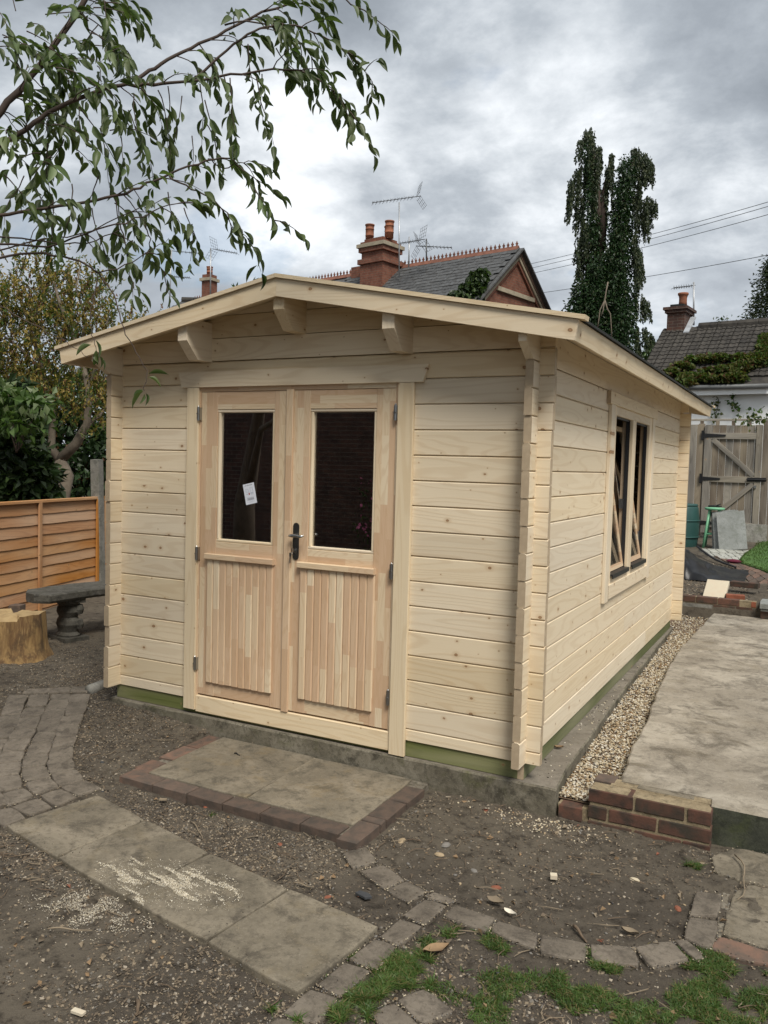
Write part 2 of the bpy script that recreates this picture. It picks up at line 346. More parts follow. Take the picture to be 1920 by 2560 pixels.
material('bark', flat, c=(.115, .085, .06), rough=.9, var=.4, scale=14, bump=.6)
material('bark_twig', flat, c=(.07, .048, .036), rough=.8, var=.3, scale=20)
material('bark_pale', flat, c=(.19, .155, .115), rough=.85, var=.3, scale=20)
def turf(h):
    tc = h.n('TexCoord').outputs['Object']
    c = h.mix(h.smooth(h.noise(tc, 3., 6, .6), .35, .65), (.075, .155, .028), (.055, .12, .02)); c = h.mix(h.smooth(h.noise(tc, 60., 4, .7), .4, .7), c, (.035, .085, .013))
    h.set(h.b.inputs['Base Color'], c); h.set(h.b.inputs['Roughness'], .9); h.set(h.b.inputs['Normal'], h.n('Bump', Strength=.7, Distance=.02, Height=h.noise(tc, 90., 4, .7)).outputs[0])
material('turf', turf)
def brickwall(h, c1=(.165, .058, .034), c2=(.225, .085, .05), mort=(.17, .125, .09), bw=.225, rh=.075, ax=0, var=.6):
    tc = h.n('TexCoord').outputs['Object']; s = h.n('SeparateXYZ', Vector=tc)
    geo = h.n('NewGeometry').outputs['Normal']; s2 = h.n('SeparateXYZ', Vector=h.n('VectorTransform', {'vector_type': 'NORMAL', 'convert_from': 'WORLD', 'convert_to': 'OBJECT'}, Vector=geo).outputs[0])
    useY = h.math('GREATER_THAN', h.math('ABSOLUTE', s2.outputs[0]), .7)
    u = h.math('ADD', h.math('MULTIPLY', s.outputs[0], h.math('SUBTRACT', 1., useY)), h.math('MULTIPLY', s.outputs[1], useY))
    v = h.n('CombineXYZ', X=u, Y=s.outputs[2], Z=0.).outputs[0]
    b = h.n('TexBrick', {'offset': .5}, Vector=v, Color1=c1, Color2=c2, Mortar=mort, Scale=1., Mortar_Size=.006, Mortar_Smooth=.2, Bias=0., Brick_Width=bw, Row_Height=rh)
    c = h.mix(h.math('MULTIPLY', h.smooth(h.noise(tc, 5., 6, .65), .4, .7), var), b.outputs[0], tuple(x*.4 for x in c1))
    h.set(h.b.inputs['Base Color'], c); h.set(h.b.inputs['Roughness'], .9)
    h.set(h.b.inputs['Normal'], h.n('Bump', Strength=.6, Distance=.01, Height=h.math('SUBTRACT', 1., b.outputs[1])).outputs[0])
material('house_brick', brickwall)
material('house_brick_dark', brickwall, c1=(.06, .03, .022), c2=(.095, .042, .028), mort=(.14, .115, .09))
material('stone_band', flat, c=(.36, .31, .225), rough=.85, var=.25, scale=6)
material('terracotta_ridge', flat, c=(.20, .085, .055), rough=.85, var=.4, scale=6)
material('terracotta_pot', flat, c=(.30, .115, .06), rough=.8, var=.4, scale=5, c2=(.15, .06, .035))
material('roof_slate', flat, c=(.085, .088, .09), rough=.7, var=.5, scale=9, c2=(.05, .048, .045), bump=.4, bs=20)
material('roof_tile', flat, c=(.055, .049, .041), rough=.9, var=.6, scale=9, c2=(.028, .025, .022), bump=.4, bs=20)
material('render_white', flat, c=(.88, .89, .87), rough=.85, var=.1, scale=1.5, c2=(.58, .60, .58))
material('gutter', flat, c=(.12, .125, .125), rough=.5, var=.2)
material('lead', flat, c=(.36, .38, .40), rough=.5, var=.3, scale=5)
material('aluminium', flat, c=(.45, .46, .47), rough=.4, metal=.6, var=.2)
material('aerial_dark', flat, c=(.12, .125, .13), rough=.5, metal=.5, var=.2)
material('fence_orange', wood, base=(.41, .195, .072), dark=(.27, .115, .04), knots=.12, grain=1.3, rough=.8, var=.1)
material('gate_grey', wood, base=(.185, .168, .145), dark=(.085, .073, .06), knots=.14, grain=1.6, rough=.85)
material('gate_brown', wood, base=(.155, .125, .096), dark=(.075, .057, .042), knots=.16, grain=1.6, rough=.85)
def stumpm(h):
    tc = h.n('TexCoord').outputs['Object']; p = h.vmath('MULTIPLY', tc, (1, 1, .16))
    n1 = h.noise(p, 16., 6, .65, .4); n2 = h.noise(tc, 9., 6, .65); n3 = h.noise(p, 90., 4, .6)
    c = h.mix(h.smooth(n1, .36, .62), (.27, .17, .066), (.12, .065, .026)); c = h.mix(h.math('MULTIPLY', h.smooth(n2, .46, .66), .75), c, (.06, .036, .017)); c = h.mix(h.math('MULTIPLY', h.smooth(n3, .5, .7), .5), c, (.32, .21, .09))
    h.set(h.b.inputs['Base Color'], c); h.set(h.b.inputs['Roughness'], .9); h.set(h.b.inputs['Normal'], h.n('Bump', Strength=.8, Distance=.012, Height=h.math('ADD', n1, h.math('MULTIPLY', n3, .4))).outputs[0])
material('stump_wood', stumpm)
material('stump_cut', flat, c=(.33, .235, .115), rough=.85, var=.35, scale=12, c2=(.20, .13, .058), bump=.5)
material('fence_pale', wood, base=(.72, .68, .62), dark=(.45, .41, .36), knots=.1, grain=1.5, rough=.85, var=.4)
material('wine_cloth', flat, c=(.11, .012, .03), rough=.9, var=.3, scale=30)
material('butt_green', flat, c=(.026, .075, .068), rough=.45, var=.15, scale=5)
material('stool_mint', flat, c=(.17, .42, .245), rough=.45, var=.2, scale=6)
material('plastic_black', flat, c=(.009, .009, .010), rough=.33, var=.2, spec=.25)
material('cable_black', flat, c=(.02, .02, .022), rough=.6, var=.1)
material('room_floor', wood, base=(.30, .205, .12), dark=(.17, .10, .05), knots=.1)

# ------------------------------------------------------------------ ground sheet
def axis_coords(lo, hi, step, far):
    a = list(np.arange(lo, hi+1e-6, step)); s = step; x = hi
    while x < far: s *= 1.35; x += s; a.append(x)
    s = step; x = lo
    while x > -far: s *= 1.35; x -= s; a.insert(0, x)
    return a
GX = axis_coords(-4.6, 1.6, .022, 900); GY = axis_coords(-2.4, 1.6, .022, 900)
for extra in (5.6, 5.66, 5.70, 5.74, 5.8, 6.2, 6.8, 7.5, 8.2, 9., 9.8, 10.6): GY.append(extra)
GY = sorted(GY)
V = []; nx, ny = len(GX), len(GY)
for y in GY:
    for x in GX:
        z = ground0(x, y)
        if -6 < x < 3 and -3.5 < y < 8:
            k = 1 if y < 3 else .4
            z += k*(.016*mnoise.noise((x*2.3, y*2.3, 1.))+.009*mnoise.noise((x*9, y*9, 4.))+.007*mnoise.noise((x*31, y*31, 9.))+.005*mnoise.noise((x*63, y*63, 2.)))
        if -1.985 < x < -.50 and -.81 < y < .05: z = min(z, -.207)
        V.append((x, y, z))
F = [(j*nx+i, j*nx+i+1, (j+1)*nx+i+1, (j+1)*nx+i) for j in range(ny-1) for i in range(nx-1)]
ground = tag(mobj('ground', V, F, 'soil', smooth=True), kind='structure')
ground['label'] = 'bare dark brown garden soil around the cabin'

QUADS = []            # footprints of pavers etc., kept clear of litter
def slab_poly(name, P, mat, parent, th=.05, bev=.006, tilt=.004, jit=.003, subd=3, grow=0.):
    """stone with the outline P (3D points on its top face), worn edges and a chamfer"""
    P = [Vector(p) for p in P]; n = len(P)
    ar = sum(P[i].x*P[(i+1) % n].y-P[(i+1) % n].x*P[i].y for i in range(n))
    if ar < 0: P = P[::-1]
    QUADS.append([(p.x, p.y) for p in P])
    c = sum(P, Vector())/n; ring = []
    for i in range(n):
        a, b = P[i], P[(i+1) % n]
        for k in range(subd):
            t = k/subd; q = a.lerp(b, t); rad = (c-q); rad.z = 0; rad.normalize()
            q = q+rad*((.004 if k == 0 else -.002)-grow+random.uniform(-jit, jit)); ring.append(q)
    m = len(ring); V = []
    tx, ty = random.uniform(-tilt, tilt)*4, random.uniform(-tilt, tilt)*4
    def ins(q, d):
        r = (c-q); r.z = 0; r.normalize(); return q+r*d
    for d, dz in ((bev*1.3, 0), (bev*.35, -bev*.35), (0, -bev*1.2), (0, -th)):
        for q in ring:
            v = ins(q, d)-c; v.z += dz+(v.x*tx+v.y*ty if dz > -th else 0); V.append(v)
    F = [tuple(range(m))]+[(l*m+i, l*m+(i+1) % m, (l+1)*m+(i+1) % m, (l+1)*m+i)[::-1] for l in range(3) for i in range(m)]
    o = mobj(name, V, F, mat, parent); o.location = c-(Vector(parent.location) if parent else Vector()); return o

# block-paved path on the left
block_path = empty('block_path', (-2.6, -.5, -.2), kind='structure', label='grey block paved path curving in from the left')
def c1(q, off=.022): return gp(q[0]/5.53, 1680+q[1]/5.53, off)
LP = [
 [(980,308),(1236,300),(1214,405),(958,415)], [(945,436),(1210,413),(1157,564),(908,578)], [(868,606),(1150,578),(1092,718),(816,738)],
 [(806,750),(1086,730),(1058,862),(770,886)], [(764,896),(1055,872),(1020,1002),(726,1026)], [(716,1042),(1000,1030),(1004,1180),(686,1195)],
 [(660,1207),(992,1190),(1026,1334),(692,1374)], [(712,1390),(1058,1346),(1148,1486),(812,1564)], [(852,1588),(1188,1490),(1390,1592),(1085,1690)],
 [(712,306),(955,302),(953,378),(718,384)], [(690,396),(944,390),(914,520),(622,544)], [(612,552),(904,530),(850,650),(562,664)],
 [(556,674),(842,660),(790,804),(522,824)], [(512,834),(782,816),(730,950),(442,974)], [(432,986),(720,964),(668,1110),(362,1144)],
 [(342,1156),(658,1126),(634,1272),(312,1310)], [(302,1330),(620,1290),(690,1438),(342,1492)], [(366,1522),(692,1460),(808,1578),(520,1672),(440,1640)],
 [(562,1700),(832,1610),(1058,1720),(768,1836)],
 [(416,312),(680,306),(640,450),(376,474)], [(346,500),(626,474),(576,590),(282,620)], [(272,632),(562,610),(502,758),(202,790)],
 [(192,802),(492,778),(432,894),(122,914)], [(112,928),(424,910),(342,1060),(30,1090)], [(22,1102),(330,1078),(292,1214),(-30,1254)],
 [(-36,1266),(284,1234),(258,1394),(-60,1444)], [(-58,1458),(260,1408),(300,1580),(-40,1640)], [(22,1680),(330,1600),(462,1716),(112,1830)],
 [(180,1858),(512,1740),(700,1858),(405,1966)],
 [(130,316),(376,310),(330,424),(86,434)], [(80,446),(320,426),(290,560),(18,590)], [(0,604),(286,580),(240,740),(-56,764)],
 [(-70,776),(212,754),(122,892),(-160,936)], [(-170,950),(108,920),(24,1052),(-270,1092)], [(-280,1106),(14,1066),(-40,1240),(-340,1280)],
 [(-350,1296),(-50,1256),(-70,1430),(-380,1480)], [(-380,1496),(-70,1450),(-50,1630),(-370,1690)], [(-340,1740),(0,1656),(90,1800),(-240,1890)],
 [(-160,1930),(150,1862),(345,2010),(50,2125)],
 [(320,290),(382,236),(708,216),(640,282)], [(662,282),(722,218),(960,200),(958,268)], [(976,266),(1000,204),(1190,192),(1212,264)]]
for q in LP: slab_poly('paver', [c1(a) for a in q], 'paver', block_path, grow=.005)
# stepping slabs
slab_path = empty('slab_path', (-1.2, -1.3, -.2), kind='structure', label='row of four square weathered paving slabs crossing the soil')
SA = [(14.5, 2063), (141.8, 2141), (312.5, 2239.5), (516.8, 2351), (746.5, 2482.5)]
SB = [(243, 1986.6), (364.6, 2048.5), (523.7, 2131), (723.4, 2220), (949, 2316)]
sa = [pl(*q, 2, -.2) for q in SA]; sb = [pl(*q, 2, -.2) for q in SB]
for i in range(4):
    g = .012
    def L(a, b, t): return a+(b-a)*t
    slab_poly('paving_slab', [L(sa[i], sa[i+1], g), L(sa[i], sa[i+1], 1-g), L(sb[i], sb[i+1], 1-g), L(sb[i], sb[i+1], g)], 'flag', slab_path, th=.045, bev=.005, tilt=.0015, jit=.003, subd=6)
# pavers edging the slabs and the round bed
edging = empty('paver_edging', (.1, -1.4, -.22), kind='structure', label='single row of grey block pavers curving around the soil bed')
def c2(q, off=.014): return gp(660+q[0]/3.318, 2080+q[1]/3.318, off)
def c3(q, off=.02): return gp(840+q[0]/2.9625, 2080+q[1]/2.9625, off)
def c4(q, off=.02): return gp(1400+q[0]/3.19, 2100+q[1]/3.19, off)
for q in [[(1400,490),(1590,560),(1532,594),(1350,536)], [(1335,552),(1525,602),(1330,768),(1152,682)], [(1122,712),(1320,772),(1110,938),(962,862)],
          [(930,886),(1100,946),(930,1138),(692,1044)], [(672,1074),(888,1142),(640,1360),(442,1260)], [(388,1292),(618,1372),(432,1588),(142,1500)], [(112,1528),(400,1612),(230,1800),(-120,1700)],
          [(650,165),(850,115),(938,245),(732,292)], [(790,320),(990,266),(1168,394),(1002,470)], [(1012,476),(1182,400),(1350,490),(1200,584)],
          [(1104,1390),(1322,1290),(1580,1480),(1310,1588)], [(882,1500),(1082,1408),(1290,1590),(1090,1720)]]: slab_poly('paver', [c2(a) for a in q], 'paver', edging)
for q in [[(880,535),(1184,630),(1110,734),(802,620)], [(1192,652),(1500,746),(1470,860),(1142,730)], [(1520,755),(1855,820),(1846,945),(1510,892)]]: slab_poly('paver', [c3(a) for a in q], 'paver', edging)
for q in [[(235,825),(575,840),(638,998),(266,960)], [(592,846),(888,800),(1028,945),(732,1008)], [(908,796),(1008,790),(1150,910),(1088,955)],
          [(1090,400),(1292,430),(1258,606),(1032,596)], [(1030,610),(1254,640),(1250,768),(1190,856),(986,776)]]: slab_poly('paver', [c4(a) for a in q], 'paver', edging)
flags = empty('flagstone_path', (1.2, -.7, -.23), kind='structure', label='old flagstones with mortar joints right of the round soil bed')
for q in [[(1372,430),(1500,350),(1830,410),(1850,930),(1640,866),(1292,742)], [(1210,120),(1420,60),(1900,170),(1880,395),(1460,322),(1230,250)], [(1860,420),(2250,500),(2300,1060),(1880,935)]]:
    slab_poly('flagstone', [c4(a, .012) for a in q], 'flag', flags, th=.05, subd=6, jit=.006)
slab_poly('paver', [c4(a, .016) for a in [(1240,790),(1290,770),(1659,880),(1900,960),(1900,1020),(1480,955),(1200,862)]], 'brick_edge', flags, th=.06)
mm = MB()
def gsheet(poly, off, name, mat, parent, kind=None):
    c = sum((Vector(p) for p in poly), Vector())/len(poly)
    o = mobj(name, [Vector(p)-c for p in poly], [tuple(range(len(poly)))], mat, parent, loc=c-(Vector(parent.location) if parent else Vector())); return o
gsheet([c4(a, .004) for a in [(1300,420),(1370,420),(1310,760),(1240,770)]], 0, 'mortar_joint', 'grout', flags)

# ------------------------------------------------------------------ concrete base, patio, gravel
base = MB()
ex = [(.146, -.022), (.112, .35), (.10, .8), (.065, 1.6), (.04, 2.6), (.01, 3.7), (-.012, 4.78)]
top = [(-2.83, 4.78), (-2.83, -.01)]+[(x, -.022+.004*math.sin(x*9)) for x in np.linspace(-2.7, .1, 24)]+ex
Vt = []; n = len(top)
for ring, z in ((0, -.0895), (1, -.098), (2, -.45)):
    for i, (x, y) in enumerate(top):
        d = .008 if ring == 0 else 0
        wob = .006*mnoise.noise((x*11, y*11, z*9))
        Vt.append((x-d*(1 if x > 0 else -1)*(x > -.05 or x < -2.8), y+(d if y < .1 else 0)+(wob if ring else 0), z+(.003*mnoise.noise((x*7, y*7, 0)) if ring == 1 else 0)))
Fb = [tuple(range(n))]+[(r*n+i, r*n+(i+1) % n, (r+1)*n+(i+1) % n, (r+1)*n+i)[::-1] for r in range(2) for i in range(n)]
bo = mobj('foundation_slab', Vt, Fb, 'concrete_base', mi=[1]+[0]*(len(Fb)-1), mats=['concrete_base', 'concrete_ledge'])
tag(bo, 'rough weathered concrete base slab under the log cabin', 'concrete slab')
PZ = -.05
pe = [(.42, .16), (.405, .30), (.372, .62), (.362, .9), (.352, 1.27), (.315, 1.65), (.285, 2.09), (.245, 2.8), (.222, 3.59), (.245, 4.5), (.275, 5.70)]
pts = []
for (a, b) in zip(pe[:-1], pe[1:]):
    for k in range(6):
        t = k/6; x = a[0]+(b[0]-a[0])*t; y = a[1]+(b[1]-a[1])*t; pts.append((x+.012*mnoise.noise((y*6, 3., 1.)), y))
pts.append(pe[-1]); poly = [(4.6, 5.70), (4.6, .10)]+[(x, .075+.008*mnoise.noise((x*8, 2., 1.))) for x in np.linspace(3.6, .845, 30)]+[(.84, .16)]+pts
V = []; n = len(poly)
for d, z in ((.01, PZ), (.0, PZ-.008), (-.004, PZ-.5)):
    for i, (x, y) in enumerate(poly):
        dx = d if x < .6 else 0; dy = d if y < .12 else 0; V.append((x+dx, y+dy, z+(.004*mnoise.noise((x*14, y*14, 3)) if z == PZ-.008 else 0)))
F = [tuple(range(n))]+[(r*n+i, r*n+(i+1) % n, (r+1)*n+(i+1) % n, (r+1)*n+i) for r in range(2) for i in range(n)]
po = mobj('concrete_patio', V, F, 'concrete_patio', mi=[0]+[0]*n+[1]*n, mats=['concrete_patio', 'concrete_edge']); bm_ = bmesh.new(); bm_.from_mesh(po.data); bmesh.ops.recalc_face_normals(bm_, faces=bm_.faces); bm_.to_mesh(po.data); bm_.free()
tag(po, 'stained pale concrete patio right of the cabin', kind='structure')
bm_ = bmesh.new(); bm_.from_mesh(bo.data); bmesh.ops.recalc_face_normals(bm_, faces=bm_.faces); bm_.to_mesh(bo.data); bm_.free()

# brick retaining end of the patio: 3 courses, laid one brick at a time
bw = empty('brick_wall', (.57, .05, -.25), 'low brick wall of three courses with sandy mortar ending the patio', 'brick wall')
def brick_mesh(l, w_, h_, mat, seed):
    rr = random.Random(seed); b = .004; V = []
    for d, z in ((b, 0), (0, b), (0, h_-b), (b, h_)):
        for sx, sy in ((-1, -1), (0, -1), (1, -1), (1, 1), (0, 1), (-1, 1)):
            V.append((sx*(l/2-d)+rr.uniform(-.002, .002), sy*(w_/2-d)+rr.uniform(-.0015, .0015), z+rr.uniform(-.001, .001)))
    F = [(5, 4, 3, 2, 1, 0), (18, 19, 20, 21, 22, 23)]+[(k*6+i, k*6+(i+1) % 6, (k+1)*6+(i+1) % 6, (k+1)*6+i) for k in range(3) for i in range(6)]
    me = bpy.data.meshes.new('brick'); me.from_pydata(V, [], F); me.materials.append(MATS[mat]); me.update(); return me
def brick(parent, c, l, mat, w_=.1025, h_=.065, rz=0., tilt=(0, 0), name='brick'):
    M = Matrix.Translation(c) @ Matrix.Rotation(rz, 4, 'Z') @ Matrix.Rotation(tilt[0], 4, 'X') @ Matrix.Rotation(tilt[1], 4, 'Y')
    return inst(name, brick_mesh(l, w_, h_, mat, random.random()), parent, Matrix.Translation(-Vector(parent.location)) @ M)
x0, x1 = .302, .853
rows = [(-.277, [(.0, .205, 'brick_dark'), (.217, .21, 'brick_red'), (.437, .114, 'brick_red')]), (-.202, [(0., .085, 'brick_dark'), (.100, .215, 'brick_red'), (.328, .223, 'brick_dark')]), (-.122, [(0., .205, 'brick_red'), (.220, .215, 'brick_dark'), (.452, .099, 'brick_red')])]
for z, bs in rows:
    for o_, l, m in bs: brick(bw, (x0+o_+l/2, .052+random.uniform(-.002, .002), z), l, m, h_=.0635, name='brick')
MB().box((x0+.004, .006, -.30), (x1-.004, .10, -.058)).box((x0+.08, .10, -.30), (x1-.002, .19, -.056)).obj('mortar', 'mortar', bw, loc=bw.location)
brick(bw, (.345, .175, -.122), .10, 'brick_step', h_=.068); brick(bw, (.215, .045, -.232), .112, 'brick_red', h_=.067)
MB().box((.150, .012, -.30), (.302, .09, -.1665)).obj('mortar', 'mortar', bw, loc=bw.location)
slab_poly('stone', [(.50, .115, -.0525), (.77, .11, -.0525), (.745, .225, -.0525), (.53, .245, -.0525)], 'flag', bw, th=.02, bev=.003)
# gravel strip between base and patio
def gravel(name, pts, zf, size, mats, label, seed, weights=None, base=None, flatten=.65, kind='stuff', low=False):
    r = np.random.default_rng(seed)
    ico = np.array([(0, 0, 1), (.894, 0, .447), (.276, .851, .447), (-.724, .526, .447), (-.724, -.526, .447), (.276, -.851, .447), (.724, .526, -.447), (-.276, .851, -.447), (-.894, 0, -.447), (-.276, -.851, -.447), (.724, -.526, -.447), (0, 0, -1)])
    tri = np.array([(0,1,2),(0,2,3),(0,3,4),(0,4,5),(0,5,1),(1,6,2),(2,7,3),(3,8,4),(4,9,5),(5,10,1),(6,7,2),(7,8,3),(8,9,4),(9,10,5),(10,6,1),(6,11,7),(7,11,8),(8,11,9),(9,11,10),(10,11,6)])
    if low: ico = np.array([(1, 0, 0), (0, 1, 0), (-1, 0, 0), (0, -1, 0), (.1, .1, 1), (0, 0, -1.)]); tri = np.array([(0,1,4),(1,2,4),(2,3,4),(3,0,4),(1,0,5),(2,1,5),(3,2,5),(0,3,5)])
    nv, nt_ = len(ico), len(tri); n = len(pts)
    pa = np.asarray(pts, float); sz = r.uniform(size[0], size[1], n); sz = size[0]+(sz-size[0])*r.random(n)**.6
    sc = np.stack([sz*r.uniform(.7, 1.35, n), sz*r.uniform(.6, 1., n), sz*r.uniform(.5, 1., n)*flatten], 1)
    v = ico[None]*sc[:, None]*r.uniform(.75 if low else .85, 1.25 if low else 1.15, (n, nv, 1)); a, b, c = r.uniform(0, 6.28, n), r.uniform(-.6, .6, n), r.uniform(-.6, .6, n)
    x_, y_, z_ = v[..., 0], v[..., 1], v[..., 2]; cb_, sb_ = np.cos(b)[:, None], np.sin(b)[:, None]; y_, z_ = y_*cb_-z_*sb_, y_*sb_+z_*cb_
    cc_, sc_ = np.cos(c)[:, None], np.sin(c)[:, None]; x_, z_ = x_*cc_+z_*sc_, -x_*sc_+z_*cc_; ca_, sa_ = np.cos(a)[:, None], np.sin(a)[:, None]; x_, y_ = x_*ca_-y_*sa_, x_*sa_+y_*ca_
    zz = np.array([zf(x, y) for x, y in pts]); Vs = np.stack([x_+pa[:, :1], y_+pa[:, 1:], z_+(zz+sc[:, 2]*.3)[:, None]], -1).reshape(-1, 3)
    Fs = (tri[None]+(np.arange(n)*nv)[:, None, None]).reshape(-1, 3)
    mi = np.repeat(r.choice(len(mats), n, p=weights), nt_)
    me = bpy.data.meshes.new(name); me.from_pydata(Vs.tolist(), [], Fs.tolist())
    for m in mats: me.materials.append(MATS[m])
    me.polygons.foreach_set('material_index', mi.astype(np.int32)); me.polygons.foreach_set('use_smooth', np.full(len(Fs), not low)); me.update()
    o = bpy.data.objects.new(name, me); link(o, None); return tag(o, label, kind=kind)
def interp(tab, y): return np.interp(y, [q[1] for q in tab], [q[0] for q in tab])
gpts = []
while len(gpts) < 11000:
    y = 5.62*random.random()**1.25+.07; xl = interp(ex, y)+.004 if y < 4.78 else -.5; xr = interp(pe, y)+.012 if y > .16 else .305
    if y < .2: xr = min(xr, .305)
    x = random.uniform(xl, xr)
    if y > 4.75 and x < -.06 and random.random() < .7: continue
    gpts.append((x, y))
def gz(x, y): return -.150+.012*sst(0, 2., y)+.014*mnoise.noise((x*6, y*3, 2))+random.uniform(-.008, .008)+.03*sst(4., 5.6, y)
gravel('gravel_strip', gpts, gz, (.006, .0125), ['pebble_cream', 'pebble_tan', 'pebble_white', 'pebble_ochre', 'pebble_brown', 'pebble_grey'], 'cream and tan gravel filling the strip between cabin base and patio', 3, [.34, .22, .2, .07, .10, .07])
gb = []
for y in np.linspace(.06, 5.68, 60): gb.append((interp(ex, min(y, 4.78)) - .03 if y < 4.75 else -.6, y, -.158+.03*sst(4., 5.6, y))); gb.append((.45 if y > .2 else .31, y, -.158+.03*sst(4., 5.6, y)))
mobj('gravel_bed', gb, [(2*i, 2*i+1, 2*i+3, 2*i+2) for i in range(59)], 'pebble_brown'); tag(bpy.data.objects['gravel_bed'], 'packed sandy bed under the gravel strip', kind='structure')

# doorstep pad
step = empty('doorstep', (-1.23, -.42, -.2), 'low doorstep of two slabs edged with dark red bricks below the doors', 'doorstep')
SZ = -.183
def wp(x, y): return Vector((x, y, SZ))
for a, b in (((-1.862, -.69), (-1.222, -.035)), ((-1.212, -.69), (-.612, -.045))):
    slab_poly('paving_slab', [wp(a[0], a[1]), wp(b[0], a[1]), wp(b[0]-.004, b[1]), wp(a[0]-.02, b[1])], 'flag_step', step, th=.05, bev=.004, tilt=.0004, subd=6)
for i in range(3):
    brick(step, (-1.924+.0, -.155-.222*i, SZ-.066), .21 if i != 2 else .13, 'brick_edge', rz=R(91), name='brick')
brick(step, (-1.905, -.70, SZ-.066), .20, 'brick_edge', rz=R(92))
xs = -1.95
for l in (.20, .215, .215, .215, .215, .20): brick(step, (xs+l/2+.02, -.752, SZ-.066), l, 'brick_step', rz=R(-1.2)); xs += l+.009
for i, l in enumerate((.215, .05, .21, .20)):
    yy = [-.735, -.59, -.45, -.236][i]; brick(step, (-.558, yy, SZ-.066), l, 'brick_step', rz=R(90.5))
MB().box((-1.95, -.79, -.28), (-.53, -.03, SZ-.012)).obj('bedding', 'grout', step, loc=step.location)
QUADS.append([(-1.99, -.82), (-.49, -.82), (-.49, -.0), (-1.99, -.0)])

# ------------------------------------------------------------------ log cabin
cabin = empty('log_cabin', (-1.4075, 2.35, 0), 'new pale timber log cabin with double glazed doors and apex roof', 'log cabin')
OFF = Matrix.Translation(-Vector(cabin.location))
C = .133; T = .04; XC = -1.4075; SL = .19
def zu(x): return 2.43-SL*abs(x-XC)
_lm = {}
def log_mesh(L, h, mat):
    key = (round(L, 3), round(h, 4), mat)
    if key in _lm: return _lm[key]
    y = T/2; pr = [(-y+.004, 0), (y-.004, 0), (y, .003), (y, h-.0095), (y-.0115, h-.001), (-y+.0115, h-.001), (-y, h-.0095), (-y, .003)]; n = 8
    V = [(0, a, b) for a, b in pr]+[(L, a, b) for a, b in pr]
    F = [(k, (k+1) % n, (k+1) % n+n, k+n) for k in range(n)]+[tuple(range(n-1, -1, -1)), tuple(range(n, 2*n))]
    me = bpy.data.meshes.new('log'); me.from_pydata(V, [], F); me.materials.append(MATS[mat]); me.materials.append(MATS['end_grain'])
    me.polygons.foreach_set('material_index', np.array([0]*n+[1]*2, dtype=np.int32)); me.update(); _lm[key] = me; return me
def log(axis, s0, s1, z0, z1, c, mat='wood'):
    me = log_mesh(s1-s0, z1-z0, mat); p = (s0, c, z0) if axis == 'x' else (c, s0, z0)
    return inst('log', me, cabin, OFF @ Matrix.Translation(p) @ AX[axis])
XL, XR = -2.795, -.02; YB = 4.74
xe0, xe1 = XL-.075, .053
def rv(s=.003): return random.choice((-1, 0, 1))*s
# front and back walls
for k in range(-1, 15):
    z0, z1 = (0, C/2) if k < 0 else (C/2+k*C, C/2+(k+1)*C)
    if k <= 13: log('x', xe0, -2.16, z0, z1, T/2); log('x', -.73, xe1+rv(), z0, z1, T/2)
    else: log('x', xe0, xe1, z0, z1, T/2)
    log('x', xe0, .078, z0, z1, YB-T/2)
def gable(poly, y):
    P = [Vector((a, y, b)) for a, b in poly]; m = MB().prism(P, (0, T, 0)); o = m.obj('log', 'wood', cabin); o.matrix_local = OFF; return o
def hw(z): return (2.43-z)/SL
for y in (0., YB-T):
    a, b = C/2+15*C, C/2+16*C; zc = zu(xe1)-.002
    gable([(xe0, a+.003), (xe1, a+.003), (xe1, zc), (XC+hw(b), b-.001), (XC-hw(b), b-.001), (xe0, zu(xe0)-.002)], y)
    a, b2 = b, b+C
    gable([(XC-hw(a+.003), a+.003), (XC+hw(a+.003), a+.003), (XC+hw(b2), b2-.001), (XC-hw(b2), b2-.001)], y)
    gable([(XC-hw(b2+.003), b2+.003), (XC+hw(b2+.003), b2+.003), (XC, 2.427)], y)
# side walls
for c, win in ((XR-T/2, True), (XL+T/2, False)):
    for j in range(15):
        z0, z1 = j*C, (j+1)*C
        if win and 5 <= j <= 13: log('y', -.10+rv(.004), 1.64, z0, z1, c, 'wood_side'); log('y', 3.05, YB+.10, z0, z1, c, 'wood_side')
        elif win and j < 14: b_ = random.uniform(.9, 3.9); log('y', -.10+rv(.004), b_-.0005, z0, z1, c, 'wood_side'); log('y', b_+.0005, YB+.10, z0, z1, c, 'wood_side')
        else: log('y', -.10+rv(.004), YB+.10, z0, z1, c, 'wood_side')
    z0 = 15*C; zt = zu(c-.02 if c < XC else c+.02)-.003                      # top log runs out as a bracket
    pr = [(-.105, z0), (YB+.1, z0), (YB+.2, z0+.065), (YB+.2, zt), (-.22, zt), (-.22, z0+.067)]
    o = MB().prism([(a, -T/2, b) for a, b in pr], (0, T, 0)).obj('log', 'wood_side', cabin); o.matrix_local = OFF @ Matrix.Translation((c, 0, 0)) @ AX['y']
# purlins
for xc, zb in ((XC, 2.193), (-.742, 2.056), (2*XC+.742, 2.056)):
    zt = zu(xc)-.008*(xc != XC)-.003-(.034*SL)
    pr = [(-.125, zb), (5.0, zb), (5.06, zb+.06), (5.06, zt), (-.222, zt), (-.222, zb+.10)]
    o = MB().prism([(a, -.034, b) for a, b in pr], (0, .068, 0)).obj('purlin', 'wood_trim', cabin); o.matrix_local = OFF @ Matrix.Translation((xc, 0, 0)) @ AX['y']
